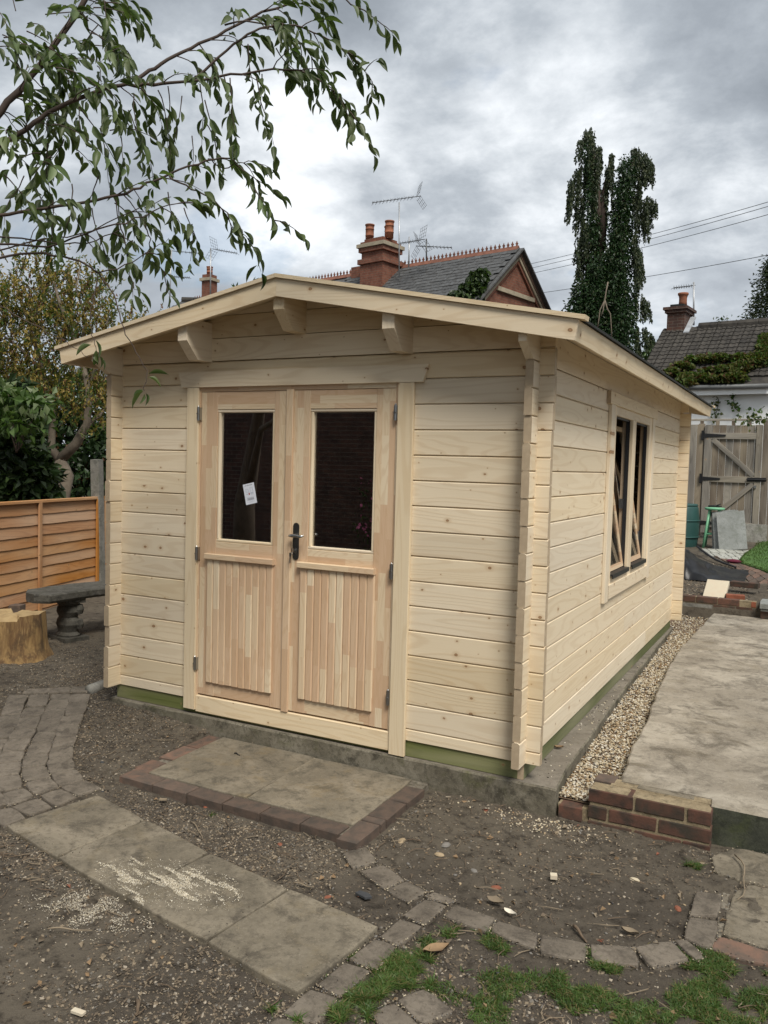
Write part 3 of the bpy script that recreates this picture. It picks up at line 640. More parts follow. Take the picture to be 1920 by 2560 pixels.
# treated bearers
for a, b, ax in (((-2.79, .010, -.088), (-.062, .055, -.001), 'x'), ((-.078, .012, -.088), (-.030, 4.72, -.0015), 'y'), ((-2.785, .06, -.088), (-2.74, 4.72, -.0015), 'y'), ((-2.79, 4.66, -.0885), (-.08, 4.715, -.001), 'x')):
    beam('bearer', ax, a, b, cabin, 'treated_green', M0=OFF)
beam('floor', 'y', (-2.75, .05, -.03), (-.07, 4.69, -.012), cabin, 'room_floor', M0=OFF)
def cb(name, axis, a, b, mat='wood_trim', parent=cabin, ch=.0025, end='end_grain'):
    return beam(name, axis, a, b, parent, mat, ch, end, M0=OFF)
# roof
TH = math.atan(SL); cs, sn = math.cos(TH), math.sin(TH); ZT = 2.452; EL = 1.664
for sgn in (1, -1):
    d = Vector((sgn*cs, 0, -sn)); nn = Vector((sgn*sn, 0, cs)); A = Vector((XC, 0, ZT))
    def pt(s, n_, y): return A+d*s+nn*n_+Vector((0, y, 0))
    Mr = Matrix(((d.x, 0, nn.x, 0), (0, 1 if sgn > 0 else 1, 0, 0), (d.z, 0, nn.z, 0), (0, 0, 0, 1)))
    me = beam_mesh(1.63, .0925, .018, .002, ('wood_side', 'end_grain'))
    for i in range(56):
        inst('roof_board', me, cabin, OFF @ Matrix.Translation(pt(.008, -.012, -.178+.0948*i)) @ Mr)
    for y0, y1, nm in ((-.25, -.226, 'fascia'), (5.076, 5.10, 'fascia')):
        et, eb = pt(EL, 0, 0), pt(EL, -.093, 0)
        prf = [(XC+sgn*.0006, ZT), (et.x, et.z), (eb.x, eb.z), (XC+sgn*.0006, ZT-.093/cs)]
        o = MB().prism([(a, y0, b) for a, b in prf], (0, y1-y0, 0)).obj(nm, 'wood_trim', cabin); o.matrix_local = OFF
    for y0, y1 in ((-.263, -.19), (5.05, 5.112)):
        et, eb = pt(EL+.028, .0225, 0), pt(EL+.028, .002, 0)
        prf = [(XC+sgn*.0006, ZT+.0225/cs), (et.x, et.z), (eb.x, eb.z), (XC+sgn*.0006, ZT+.002/cs)]
        o = MB().prism([(a, y0, b) for a, b in prf], (0, y1-y0, 0)).obj('verge_trim', 'wood_trim', cabin); o.matrix_local = OFF
    # eaves fascia, grain along y
    me = beam_mesh(5.298, .019, .092, .002, ('wood_side', 'end_grain'))
    Me = Matrix(((0, -d.x, nn.x, 0), (1, 0, 0, 0), (0, -d.z, nn.z, 0), (0, 0, 0, 1)))
    inst('eaves_fascia', me, cabin, OFF @ Matrix.Translation(pt(EL-.0105, -.0475, -.225)) @ Me)
    # roofing felt with an uneven lower edge
    V = []; ys = np.linspace(-.19, 5.05, 90)
    for y in ys:
        e = EL+.012+.004*mnoise.noise((y*7, sgn, 1))+(.012*abs(mnoise.noise((y*9, sgn, 5))) if y > 3 else 0)
        for s, n_ in ((0, .001), (0, .013), (e, .013), (e+.002, .001)): V.append(pt(s, n_, y))
    m = 4; F = [(i*m+k, i*m+(k+1) % m, (i+1)*m+(k+1) % m, (i+1)*m+k) for i in range(89) for k in range(m)]+[(3, 2, 1, 0), tuple(89*m+k for k in range(4))]
    o = mobj('roofing_felt', V, F, 'felt', cabin); o.matrix_local = OFF

# door surround
cb('casing', 'z', (-2.206, -.023, -.058), (-2.118, -.0015, 1.906)); cb('casing', 'z', (-.777, -.023, -.083), (-.684, -.0015, 1.906))
o = MB().prism([(-2.248, -.025, 1.908), (-.633, -.025, 1.908), (-.603, -.025, 2.0), (-2.272, -.025, 2.0)], (0, .0235, 0)).obj('head_board', 'wood_trim', cabin); o.matrix_local = OFF
cb('frame_jamb', 'z', (-2.158, -.008, .02), (-2.109, .06, 1.93), 'door_pine'); cb('frame_jamb', 'z', (-.793, -.008, .02), (-.732, .06, 1.93), 'door_pine')
cb('frame_head', 'x', (-2.109, -.007, 1.881), (-.793, .06, 1.929), 'door_pine'); cb('threshold', 'x', (-2.1165, -.012, -.072), (-.7785, .05, .032), 'wood_trim', ch=.004)
def door(x0, x1, ox0, ox1, sl0, sl1, dr0, dr1, lab):
    lf = empty('door_leaf', (0, 0, 0), parent=cabin); lf.matrix_local = OFF
    lf['label'] = lab
    def P(n_, ax, a, b, mat='door_pine', ch=.0018): return beam(n_, ax, a, b, lf, mat, ch, mat)
    y0, y1 = -.004, .044; zb, zt = .043, 1.879; gz0, gz1 = .985, 1.775
    P('stile', 'z', (x0, y0, zb), (ox0, y1, zt)); P('stile', 'z', (ox1, y0, zb), (x1, y1, zt))
    P('rail', 'x', (ox0+.0006, y0+.001, gz1), (ox1-.0006, y1-.001, zt)); P('rail', 'x', (ox0+.0006, y0+.001, .868), (ox1-.0006, y1-.001, gz0)); P('rail', 'x', (ox0+.0006, y0+.001, zb), (ox1-.0006, y1-.001, .20))
    P('panel', 'z', (ox0+.001, y0+.012, .198), (ox1-.001, y1-.012, .87))
    b = .018
    for nm, ax, a, c in (('x', 'x', (ox0, .0, gz0), (ox1, .04, gz0+b)), ('x', 'x', (ox0, .0, gz1-b), (ox1, .04, gz1)), ('z', 'z', (ox0, .0005, gz0+b), (ox0+b, .0395, gz1-b)), ('z', 'z', (ox1-b, .0005, gz0+b), (ox1, .0395, gz1-b))):
        P('glazing_bead', ax, a, c, 'wood_trim', .005)
    MB().box((ox0+.006, .019, gz0+.006), (ox1-.006, .0235, gz1-.006)).obj('pane', 'glass', lf)
    P('drip_board', 'x', (dr0, -.036, .878), (dr1, y0+.0005, .913), 'door_pine', .004)
    n_ = 10; wd = (sl1-sl0)/n_
    for i in range(n_): P('slat', 'z', (sl0+i*wd+.0004, -.020, .128-.001*(i % 3)), (sl0+(i+1)*wd-.0004, y0-.0002, .8775), 'door_pine', .0065)
    return lf
dl = door(-2.1065, -1.4620, -1.985, -1.573, -2.040, -1.556, -2.047, -1.549, 'left door leaf with a white notice behind its glass')
dr = door(-1.4600, -.7955, -1.331, -.910, -1.372, -.890, -1.381, -.889, 'right door leaf with the lever handle')
beam('astragal', 'z', (-1.4845, -.0195, .036), (-1.4385, -.0045, 1.884), dr, 'door_pine', .003, 'door_pine')
def hinge(x, z, par):
    m = MB().tube([(x, -.026, z-.042), (x, -.026, z+.042)], .0055, 10).tube([(x, -.026, z+.042), (x, -.026, z+.048)], [.0055, .002], 10)
    m.box((x-.010, -.0275, z-.038), (x-.004, -.0235, z+.038)).box((x+.004, -.0275, z-.038), (x+.010, -.0035, z+.038))
    m.box((x-.0075, -.0375, z-.003), (x+.0075, -.0295, z+.003)); m.obj('hinge', 'steel', par)
for x, z, par in ((-2.113, 1.75, dl), (-2.113, .906, dl), (-2.115, .23, dl), (-.786, 1.75, dr), (-.786, .906, dr), (-.786, .222, dr)): hinge(x, z, par)
# lever handle with long plate and keys
def rrect(cx, cz, w_, h_, n=8):
    r = w_/2; return [(cx+r*math.cos(t), cz+h_/2-r+r*math.sin(t)) for t in np.linspace(0, math.pi, n)]+[(cx+r*math.cos(t), cz-h_/2+r+r*math.sin(t)) for t in np.linspace(math.pi, 2*math.pi, n)]
hx = -1.4085
MB().prism([(a, -.0085, b) for a, b in rrect(hx, 1.025, .040, .212)], (0, .0048, 0)).obj('handle_plate', 'dark_steel', dr)
m = MB().tube([(hx, -.008, 1.060), (hx, -.045, 1.060)], .0095, 12)
m.tube([(hx-.018, -.050, 1.058), (hx, -.052, 1.060), (hx+.03, -.054, 1.0615), (hx+.055, -.054, 1.057), (hx+.078, -.052, 1.063)], [.007, .0105, .0095, .0085, .006], 10); m.obj('lever_handle', 'steel', dr, True)
m = MB().prism([(a, -.011, b) for a, b in rrect(hx, .972, .017, .033)], (0, .004, 0)); m.tube([(hx, -.008, .976), (hx, -.034, .976)], .003, 8)
m.box((hx-.002, -.05, .964), (hx+.002, -.032, .988)).tube([(hx, -.046, .968), (hx-.010, -.046, .958), (hx-.004, -.046, .948), (hx+.006, -.046, .958), (hx, -.046, .968)], .0012, 6)
m.box((hx-.014, -.047, .905), (hx-.008, -.0445, .955)).box((hx-.017, -.0475, .94), (hx-.003, -.0435, .962)); m.obj('keys', 'steel', dr)
# notice on the left pane
def text_mesh(body, size, align='CENTER'):
    cu = bpy.data.curves.new('t', 'FONT'); cu.body = body; cu.size = size; cu.align_x = align; cu.align_y = 'CENTER'; to = bpy.data.objects.new('t', cu); S.collection.objects.link(to)
    dg = bpy.context.evaluated_depsgraph_get(); me = bpy.data.meshes.new_from_object(to.evaluated_get(dg)); V = [tuple(v.co) for v in me.vertices]; F = [tuple(p.vertices) for p in me.polygons]
    bpy.data.objects.remove(to); bpy.data.curves.remove(cu); bpy.data.meshes.remove(me); return V, F
m = MB().box((-.0405, 0, -.061), (.0405, .0004, .061), 0)
V, F = text_mesh('ATTENTION!', .0098); m.add([(x, -.0004, y+.050) for x, y, z in V], F, 1)
def ol(x0, z0, x1, z1, mi, t=.0012, y=-.0004):
    m.box((x0, y, z0), (x1, 0, z0+t), mi); m.box((x0, y, z1-t), (x1, 0, z1), mi); m.box((x0, y, z0), (x0+t, 0, z1), mi); m.box((x1-t, y, z0), (x1, 0, z1), mi)
ol(-.027, .010, -.006, .031, 2); ol(-.023, .014, -.010, .027, 2, .0007); ol(.004, .002, .026, .036, 2); ol(.008, .006, .022, .032, 2, .0007)
m.box((-.009, -.0004, -.006), (-.001, 0, .006), 3); m.box((-.024, -.0004, -.003), (-.017, 0, .003), 2)
for i in range(4): m.box((.006, -.0004, -.006+i*.0032), (.026, 0, -.005+i*.0032), 2)
for i, (w_, t) in enumerate(((.058, .0008), (.05, .0012), (.046, .0022), (.05, .0022), (.03, .0008), (.05, .0008), (.03, .0008))): m.box((-w_/2, -.0004, -.0205-i*.0052), (w_/2, 0, -.0205-i*.0052+t), 1 if t > .001 else 2)
no = m.obj('notice', 'paper', dl, mats=['paper', 'ink', 'ink_pale', 'ink_red']); no.matrix_local = Matrix.Translation((-1.755, .0182, 1.282)) @ Matrix.Rotation(R(-13), 4, 'Y')
no['label'] = 'white printed notice headed ATTENTION stuck askew'

# side window: fixed frame, casings, two sashes tilted inwards
wn = empty('window', (0, 0, 0), parent=cabin); wn.matrix_local = OFF
def wb(n_, ax, a, b, mat='wood_side', ch=.0025): return beam(n_, ax, a, b, wn, mat, ch)
wb('casing', 'z', (-.0195, 1.525, .60), (.004, 1.632, 1.905)); wb('casing', 'z', (-.0195, 3.062, .60), (.004, 3.165, 1.905))
wb('head_board', 'y', (-.019, 1.462, 1.906), (.008, 3.228, 1.988)); wb('apron', 'y', (-.0195, 1.634, .612), (.0055, 3.060, .708))
wb('frame', 'z', (-.028, 1.628, .70), (-.006, 1.716, 1.908), 'wood_trim'); wb('frame', 'z', (-.028, 2.968, .70), (-.006, 3.066, 1.908), 'wood_trim')
wb('frame', 'y', (-.0275, 1.716, 1.845), (-.007, 2.968, 1.907), 'wood_trim'); wb('frame', 'y', (-.0275, 1.716, .70), (-.007, 2.968, .757), 'wood_trim'); wb('mullion', 'z', (-.027, 2.275, .757), (-.002, 2.392, 1.845), 'wood_trim')
for y0, y1 in ((1.720, 2.272), (2.396, 2.964)):
    sl_ = MB().box((-.052, y1-.006, .757), (-.0285, y1+.03, 1.845)).box((-.052, y0-.03, .757), (-.0285, y0+.006, 1.845)).box((-.0515, y0+.006, 1.833), (-.029, y1-.006, 1.87)).box((-.0515, y0+.006, .73), (-.029, y1-.006, .766)); sl_.obj('seal', 'black_rubber', wn)
    for a_, b_ in (((-.080, y1+.004, .74), (-.0525, y1+.045, 1.87)), ((-.080, y0-.045, .74), (-.0525, y0-.004, 1.87))): beam('inner_frame', 'z', a_, b_, wn, 'room_floor', .002)
    MB().box((-.07, y0, .758), (.012, y1, .772)).box((.006, y0, .742), (.013, y1, .760)).obj('drip_sill', 'black_rubber', wn)
    sa_ = empty('sash', (-.042, y0, .776), parent=wn); sa_.rotation_euler = (0, R(-9.5), 0); Lh = y1-y0; Hh = 1.06
    # sash members joined per sash: rails and stiles around one pane
    m = MB(); fr = .034
    for a, b in (((-.03, .003, 0), (.012, Lh-.003, fr)), ((-.03, .003, Hh-fr), (.012, Lh-.003, Hh)), ((-.0295, .003, fr), (.0115, fr, Hh-fr)), ((-.0295, Lh-fr, fr), (.0115, Lh-.003, Hh-fr))): m.box(a, b)
    bpy.data.objects.remove(sa_)
    Ms = Matrix.Translation((-.042, y0, .776)) @ Matrix.Rotation(R(-9.5), 4, 'Y')
    so = m.obj('sash', 'door_pine', wn); so.matrix_local = Ms
    po_ = MB().box((-.003, fr-.005, fr-.005), (.003, Lh-fr+.005, Hh-fr+.005)).obj('pane', 'window_glass', wn); po_.matrix_local = Ms
    MB().box((-.078, y1-.02, 1.20 if y0 < 2 else .92), (-.05, y1-.002, 1.27 if y0 < 2 else .99)).obj('hinge', 'steel', wn)

# ------------------------------------------------------------------ foliage helpers
def leaf_cloud(name, P, D, size, mats, parent, weights=None, seed=1, width=.42, fold=.12, mi=None):
    """many small folded leaves in one mesh: P positions, D long directions, size lengths"""
    r = np.random.default_rng(seed); n = len(P); P = np.asarray(P, float); D = np.asarray(D, float)
    D /= np.linalg.norm(D, axis=1, keepdims=True)+1e-9
    U = r.normal(size=(n, 3)); U[:, 2] += .3; side = np.cross(D, U); side /= np.linalg.norm(side, axis=1, keepdims=True)+1e-9
    N = np.cross(side, D); L = np.asarray(size)[:, None] if hasattr(size, '__len__') and len(size) == n else r.uniform(size[0], size[1], (n, 1))
    V = np.empty((n, 4, 3)); mid = P+D*L*.45
    V[:, 0] = P; V[:, 1] = mid+side*L*width*.5+N*L*fold; V[:, 2] = P+D*L-N*L*.1; V[:, 3] = mid-side*L*width*.5+N*L*fold
    base = np.arange(n)[:, None]*4; F = np.concatenate([np.concatenate([base, base+1, base+2], 1)[:, None], np.concatenate([base, base+2, base+3], 1)[:, None]], 1).reshape(-1, 3)
    if mi is None: mi = r.choice(len(mats), n, p=weights)
    me = bpy.data.meshes.new(name); me.from_pydata(V.reshape(-1, 3).tolist(), [], F.tolist())
    for m in mats: me.materials.append(MATS[m])
    me.polygons.foreach_set('material_index', np.repeat(mi, 2).astype(np.int32)); me.update()
    o = bpy.data.objects.new(name, me); link(o, parent)
    return o
def blob_points(blobs, n, r, shell=0.):
    """points spread through ellipsoids ((centre), (radii)); shell pushes them outwards"""
    vol = np.array([b[1][0]*b[1][1]*b[1][2] for b in blobs])**.8; pick = r.choice(len(blobs), n, p=vol/vol.sum())
    d = r.normal(size=(n, 3)); d /= np.linalg.norm(d, axis=1, keepdims=True)
    rad = r.uniform(shell, 1, (n, 1))**(1/3 if shell == 0 else 1)
    c = np.array([b[0] for b in blobs], float)[pick]; R_ = np.array([b[1] for b in blobs], float)[pick]
    return c+d*rad*R_, d
def pxblobs(lst, dep, dr=None):
    out = []
    for q in lst:
        px, py, rx, ry = q[:4]; dd = dep+(q[4] if len(q) > 4 else 0); k = dd/FPX
        out.append((at(px, py, dd), (rx*k, (dr or rx*k), ry*k)))
    return out

# ------------------------------------------------------------------ raised bed, back garden right
edge = empty('brick_edging', (.3, 5.76, -.05), 'low two course brick edging of the raised bed behind the patio', 'brick edging')
for x0_, z, mats_ in ((-.36, .048, ['brick_dark', 'brick_dark', 'brick_red', 'brick_dark', 'brick_red', 'brick_orange']),):
    for i in range(4): brick(edge, (-.475+.225*i+.36*0+.225, 5.772, .048), .215, ['brick_dark', 'brick_dark', 'brick_dark', 'brick_red'][i], h_=.066)
brick(edge, (.675, 5.772, .050), .045, 'brick_orange', h_=.06)
for i in range(2): brick(edge, (.383+.222*i-.02*i, 5.770, -.022), .212-.05*i, 'brick_dark', h_=.066)
MB().box((-.62, 5.726, -.14), (.70, 5.815, .111)).obj('mortar', 'mortar', edge, loc=edge.location)
MB().box((-.62, 5.712, -.16), (.262, 5.727, .032)).obj('render_coat', 'post_concrete', edge, loc=edge.location)
QUADS.append([(-.7, 5.6), (.75, 5.6), (.75, 5.83), (-.7, 5.83)])
def stoneblock(name, c, dims, mat, rz, rx, label, cat, group=None):
    l, w_, h_ = dims; o = inst(name, brick_mesh(l, w_, h_, mat, random.random()), None, Matrix.Translation(c) @ Matrix.Rotation(rz, 4, 'Z') @ Matrix.Rotation(rx, 4, 'X')); return tag(o, label, cat, group)
stoneblock('stone_block', (.265, 6.03, .135), (.235, .30, .055), 'limestone', R(-6), R(38), 'cream limestone block propped up behind the brick edging', 'stone block')
stoneblock('loose_brick', (.475, 5.90, .10), (.19, .10, .05), 'brick_orange', R(8), 0, 'single loose red brick lying right of the cream stone block', 'brick')
stoneblock('loose_brick', tuple(pl(1862, 1468, 2, .17)), (.30, .12, .06), 'brick_dark', R(-8), 0, 'dark brown brick bordering the soil where the curved brick path ends', 'brick')
def cc(a, b, off=.02): return gp(1640+a/5.925, 1340+b/5.925, off)
st = empty('stone_step', (.9, 5.7, 0), 'pale grey stone step right of the brick edging', 'stone step')
slab_poly('tread', [(.735, 5.60, .115), (1.5, 5.56, .115), (1.5, 6.0, .115), (.735, 6.04, .115)], 'slate_slab', st, th=.05)
slab_poly('tread', [(.745, 5.62, .055), (1.5, 5.58, .055), (1.5, 5.95, .055), (.745, 5.99, .055)], 'slate_slab', st, th=.02)
MB().box((.75, 5.64, -.06), (1.5, 5.95, .033)).obj('riser', 'brick_dark', st, loc=st.location)
bp = empty('curved_brick_path', (.6, 8, .15), kind='structure', label='curved red brick path beside the bright lawn')
Lb = [(860, 282), (1040, 370), (1200, 480), (1290, 570), (1360, 660), (1440, 740), (1500, 800), (1520, 850)]; Rb = [(1090, 325), (1190, 380), (1340, 430), (1500, 478), (1640, 540), (1760, 620), (1900, 720), (2020, 850)]
def rs(Pl, n):
    t = np.linspace(0, len(Pl)-1, n); return [(np.interp(u, range(len(Pl)), [q[0] for q in Pl]), np.interp(u, range(len(Pl)), [q[1] for q in Pl])) for u in t]
nr = 13; la, ra = rs(Lb, nr), rs(Rb, nr)
for i in range(nr-1):
    for j in range(3):
        def pt2(u, v):
            a = np.array(la[u])*(1-v)+np.array(ra[u])*v; return cc(a[0], a[1], .015)
        v0, v1 = j/3+.008, (j+1)/3-.008; a, b, c_, d_ = pt2(i, v0), pt2(i, v1), pt2(i+1, v1), pt2(i+1, v0)
        g_ = .03; slab_poly('brick', [a+(d_-a)*g_, b+(c_-b)*g_, c_+(b-c_)*g_, d_+(a-d_)*g_], random.choice(['brick_step', 'brick_edge', 'brick_step', 'brick_edge']), bp, th=.05, bev=.004, subd=2)
se = empty('grey_setts', (0, 9.2, .25), kind='structure', label='two rows of pale grey setts in front of the gate')
for (u0, u1, n_) in (((620, 182), (1390, 208), 6), ((700, 236), (1330, 262), 6)):
    for i in range(n_):
        dx, dy = (u1[0]-u0[0])/n_, (u1[1]-u0[1])/n_; x_, y_ = u0[0]+dx*i, u0[1]+dy*i
        slab_poly('sett', [cc(x_+5, y_), cc(x_+dx-5, y_+dy), cc(x_+dx+60, y_+dy+46), cc(x_+70, y_+46)], 'sett', se, th=.05, bev=.006, subd=2)
for i in range(4): slab_poly('sett', [cc(900+i*105, 288+6*i), cc(995+i*105, 294+6*i), cc(1040+i*95, 330+8*i), cc(950+i*95, 322+8*i)], 'sett', se, th=.05, subd=2)
# lawn
lp = [cc(1395, 205, .03), cc(1300, 270, .03), cc(1235, 350, .03), cc(1270, 390, .03), cc(1500, 466, .03), cc(1659, 522, .03), cc(2000, 620, .03), cc(2300, 760, .03)]
lp += [np.array([5., 7.5, .2]), np.array([5., 11.9, .34]), np.array([.46, 11.9, .34])]
lpc = np.mean(lp, axis=0); lawn = mobj('lawn', [Vector(p-lpc) for p in lp]+[Vector(p-lpc-np.array([0, 0, .06])) for p in lp], [tuple(range(len(lp)))]+[(i, i+len(lp), (i+1) % len(lp)+len(lp), (i+1) % len(lp)) for i in range(len(lp))], 'turf', loc=lpc); tag(lawn, kind='structure'); lawn['label'] = 'smooth bright green lawn by the gate'
r_ = np.random.default_rng(5); gpz = []
for a, b in zip(lp[:7], lp[1:8]):
    for k in range(90): t = random.random(); gpz.append(a+(b-a)*t+np.array([random.uniform(0, .02), random.uniform(0, .05), -.012]))
for k in range(2600):
    q = np.array([random.uniform(.3, 1.2), random.uniform(7.5, 11.5), 0]); q[2] = ground0(q[0], q[1])+.022
    lx = np.interp(q[1], [p[1] for p in lp[6::-1]], [p[0] for p in lp[6::-1]])
    if q[0] > lx+.02: gpz.append(q)
g2_ = np.array(gpz); tt = leaf_cloud('tufts', g2_, np.c_[r_.normal(size=(len(g2_), 2))*.35, np.ones(len(g2_))], (.02, .04), ['grass_blade', 'leaf_mid'], lawn, width=.2, seed=4); tt.location = -lpc; tt['kind'] = 'stuff'

# black plastic sheet thrown over the bed
nx_, ny_ = 46, 22; V = []
A0 = gp(1640+330/5.925, 1340+525/5.925); A1 = gp(1640+1200/5.925, 1340+470/5.925)
for j in range(ny_):
    for i in range(nx_):
        u, v = i/(nx_-1), j/(ny_-1); x = -.80+1.28*u; y = 7.0+1.1*v
        hgt = .42*math.exp(-((u-.30)/.30)**2)*max(0, math.sin(math.pi*min(1, v*1.02)))**.3*(1-.15*v)+.05*math.sin(math.pi*v)*(1-u)
        wr = .03*mnoise.noise((u*9, v*4, 1))+.016*mnoise.noise((u*20, v*12, 7))+.02*abs(mnoise.noise((u*13+v*5, v*2, 3)))
        V.append((x+.02*mnoise.noise((u*5, v*5, 9)), y+.04*mnoise.noise((u*4, v*4, 2))-.25*(u-.5)*v, ground0(x, y)+.012+max(0, hgt*(1-.72*u)+wr*(.5+hgt*5)*(.3 if v in (0, 1) else 1))))
F = [(j*nx_+i, j*nx_+i+1, (j+1)*nx_+i+1, (j+1)*nx_+i) for j in range(ny_-1) for i in range(nx_-1)]
tag(mobj('plastic_sheet', V, F, 'plastic_black', smooth=True), 'crumpled shiny black plastic sheet lying on the raised bed', 'plastic sheet')
# dark hose over the sheet, red cloth
tag(MB().tube([cc(610, 150, .12), cc(700, 220, .09), cc(800, 290, .07), cc(880, 340, .05), cc(1000, 392, .04), cc(1180, 452, .03)], .016, 8).obj('hose', 'cable_black', None, True), 'dark hose running over the black plastic sheet', 'hose')
tag(MB().lathe([(.02, .0), (.075, .008), (.085, .025), (.05, .045), (.01, .05)], 16, (0, 0, 0), sx=1.2, sy=.6).obj('red_cloth', 'wine_cloth', None, True), 'small dark red cloth on the curved brick path', 'cloth').location = cc(1150, 390, .02)

# water butt
wbp = Vector((-.74, 10.05, .22)); butt = empty('water_butt', wbp, 'dark green plastic water butt beside the cabin corner', 'water butt')
rr_ = .335
MB().lathe([(rr_*.86, 0), (rr_*.9, .03), (rr_*.98, .25), (rr_*1.0, .36), (rr_*.99, .52), (rr_*.92, .70), (rr_*.86, .735)], 32).obj('barrel', 'butt_green', butt, True)
for z in (.24, .50): MB().lathe([(rr_*.985, z-.012), (rr_*1.03, z-.006), (rr_*1.03, z+.006), (rr_*.99, z+.012)], 32, cap=False).obj('band', 'butt_green', butt, True)
MB().lathe([(rr_*.88, .728), (rr_*.90, .735), (rr_*.90, .75), (rr_*.84, .762), (rr_*.2, .768)], 32).obj('lid', 'butt_green', butt, True)
# stool
sp_ = Vector((-.19, 10.05, .285)); stool = empty('stool', sp_, 'mint green painted round wooden stool against the gate', 'stool')
MB().lathe([(.12, .615), (.145, .622), (.15, .64), (.145, .655), (.06, .66)], 24).obj('seat', 'stool_mint', stool, True)
ends = []
for k in range(4):
    a = R(45+90*k); t = Vector((.095*math.cos(a), .095*math.sin(a), .63)); b = Vector((.19*math.cos(a), .19*math.sin(a), .0)); ends.append((t, b)); MB().tube([t, b], [.019, .021], 10).obj('leg', 'stool_mint', stool, True)
for k in range(4):
    p_, q_ = [e[0].lerp(e[1], .62+.06*(k % 2)) for e in (ends[k], ends[(k+1) % 4])]; MB().tube([p_, q_], .012, 8).obj('rung', 'stool_mint', stool, True)
tag(MB().tube([(-.10, -.02, .015), (.02, .0, .02), (.10, .02, .018)], [.012, .016, .008], 8).tube([(-.09, .03, .015), (.02, .0, .024), (.09, -.04, .06)], [.012, .014, .006], 8).obj('secateurs', 'black_iron', None, True), 'black handled secateurs left on the mint stool', 'secateurs').location = sp_+Vector((0, 0, .66))
# leaning slabs
for i, (x_, y_, rz, lab) in enumerate(((.135, 9.72, -4, 'grey paving slab leaning frontmost of the stack by the stool'), (.045, 9.79, -9, 'grey paving slab leaning behind the frontmost one'), (.0, 9.86, -12, 'grey paving slab leaning nearest the mint stool'))):
    o = inst('leaning_slab', brick_mesh(.40-.02*i, .04, .60, 'slate_slab', i+40), None, Matrix.Translation((x_, y_, ground0(x_, y_)+.012)) @ Matrix.Rotation(R(rz), 4, 'Z') @ Matrix.Rotation(R(-13), 4, 'X') @ Matrix.Rotation(R(-9), 4, 'Y')); tag(o, lab, 'paving slab', 'slabs leaning by the stool')
tag(inst('stained_slab', brick_mesh(.42, .04, .32, 'post_concrete', 77), None, Matrix.Translation((.30, 11.55, .31)) @ Matrix.Rotation(R(-8), 4, 'X')), 'stained concrete slab leaning against the foot of the gate', 'concrete slab')
# gate
GY_ = 11.8; gate = empty('gate', (-.11, GY_, .33), 'weathered grey timber garden gate with diagonal braces', 'gate'); OG = Matrix.Translation(-Vector(gate.location))
def gb(n_, ax, a, b, mat='gate_grey'): return beam(n_, ax, a, b, gate, mat, .004, mat, M0=OG)
for i in range(8): xx = -.578+.1155*i; gb('board', 'z', (xx, GY_+.02, .36), (xx+.1125, GY_+.04, 2.335+random.uniform(-.006, .006)), 'gate_brown' if i % 3 else 'gate_grey')
gb('stile', 'z', (-.592, GY_-.018, .42), (-.475, GY_+.019, 2.325)); gb('stile', 'z', (.250, GY_-.018, .42), (.352, GY_+.019, 2.325))
for z in (2.085, 1.325, .52): gb('rail', 'x', (-.4745, GY_-.015, z), (.2495, GY_+.0185, z+.11))
for (xa, za), (xb, zb) in (((-.45, 2.08), (.235, 1.45)), ((.235, 1.31), (-.45, .66))):
    d = Vector((xb-xa, 0, zb-za)); M = Matrix.Translation((xa, GY_-.001, za)) @ Matrix.Rotation(-math.atan2(d.z, d.x), 4, 'Y'); inst('brace', beam_mesh(d.length, .03, .085, .004, ('gate_grey', 'gate_grey')), gate, OG @ M)
for z in (2.15, 1.385, .60):
    m = MB().box((-.645, GY_-.032, z-.085), (-.605, GY_-.019, z+.085)).prism([(-.60, GY_-.029, z-.035), (-.60, GY_-.029, z+.035), (-.24 if z > 2 else -.30, GY_-.029, z+.014), (-.24 if z > 2 else -.30, GY_-.029, z-.014)], (0, .009, 0)).tube([(-.602, GY_-.03, z-.06), (-.602, GY_-.03, z+.06)], .011, 8)
    o = m.obj('strap_hinge', 'black_iron', gate); o.matrix_local = OG
o = MB().box((.14, GY_-.03, 1.355), (.44, GY_-.019, 1.425)).tube([(.13, GY_-.04, 1.39), (.45, GY_-.04, 1.39)], .011, 8).obj('bolt', 'black_iron', gate); o.matrix_local = OG
MB().box((.25, GY_-.045, 1.24), (.29, GY_-.02, 1.29)).obj('padlock', 'steel', gate).matrix_local = OG
gf = empty('board_fence', (-1.4, GY_, .33), 'grey vertical board fence left of the gate behind the water butt', 'fence'); OF = Matrix.Translation(-Vector(gf.location))
for i in range(16): xx = -.725-.118*i; beam('board', 'z', (xx, GY_+.01, .33), (xx+.114, GY_+.03, 2.34+random.uniform(-.008, .008)), gf, 'gate_brown' if i % 2 == 0 else 'gate_grey', .003, 'gate_grey', M0=OF)
beam('post', 'z', (-.70+.0, GY_+.032, .3), (-.60, GY_+.12, 2.36), gf, 'gate_brown', .004, 'gate_grey', M0=OF)
gf2 = empty('board_fence', (1.8, GY_, .33), 'brown vertical board fence right of the gate', 'fence'); OF2 = Matrix.Translation(-Vector(gf2.location))
for i in range(30): xx = .356+.118*i; beam('board', 'z', (xx, GY_+.01, .33), (xx+.114, GY_+.03, 2.34+random.uniform(-.008, .008)), gf2, 'gate_brown', .003, 'gate_grey', M0=OF2)
tr = empty('top_rail', (.3, 12.1, 2.4), 'weathered timber rail on short blocks above the gate', 'rail'); OT = Matrix.Translation(-Vector(tr.location))
beam('bar', 'x', (-2.4, 12.09, 2.425), (3.4, 12.14, 2.462), tr, 'gate_grey', .003, 'gate_grey', M0=OT)
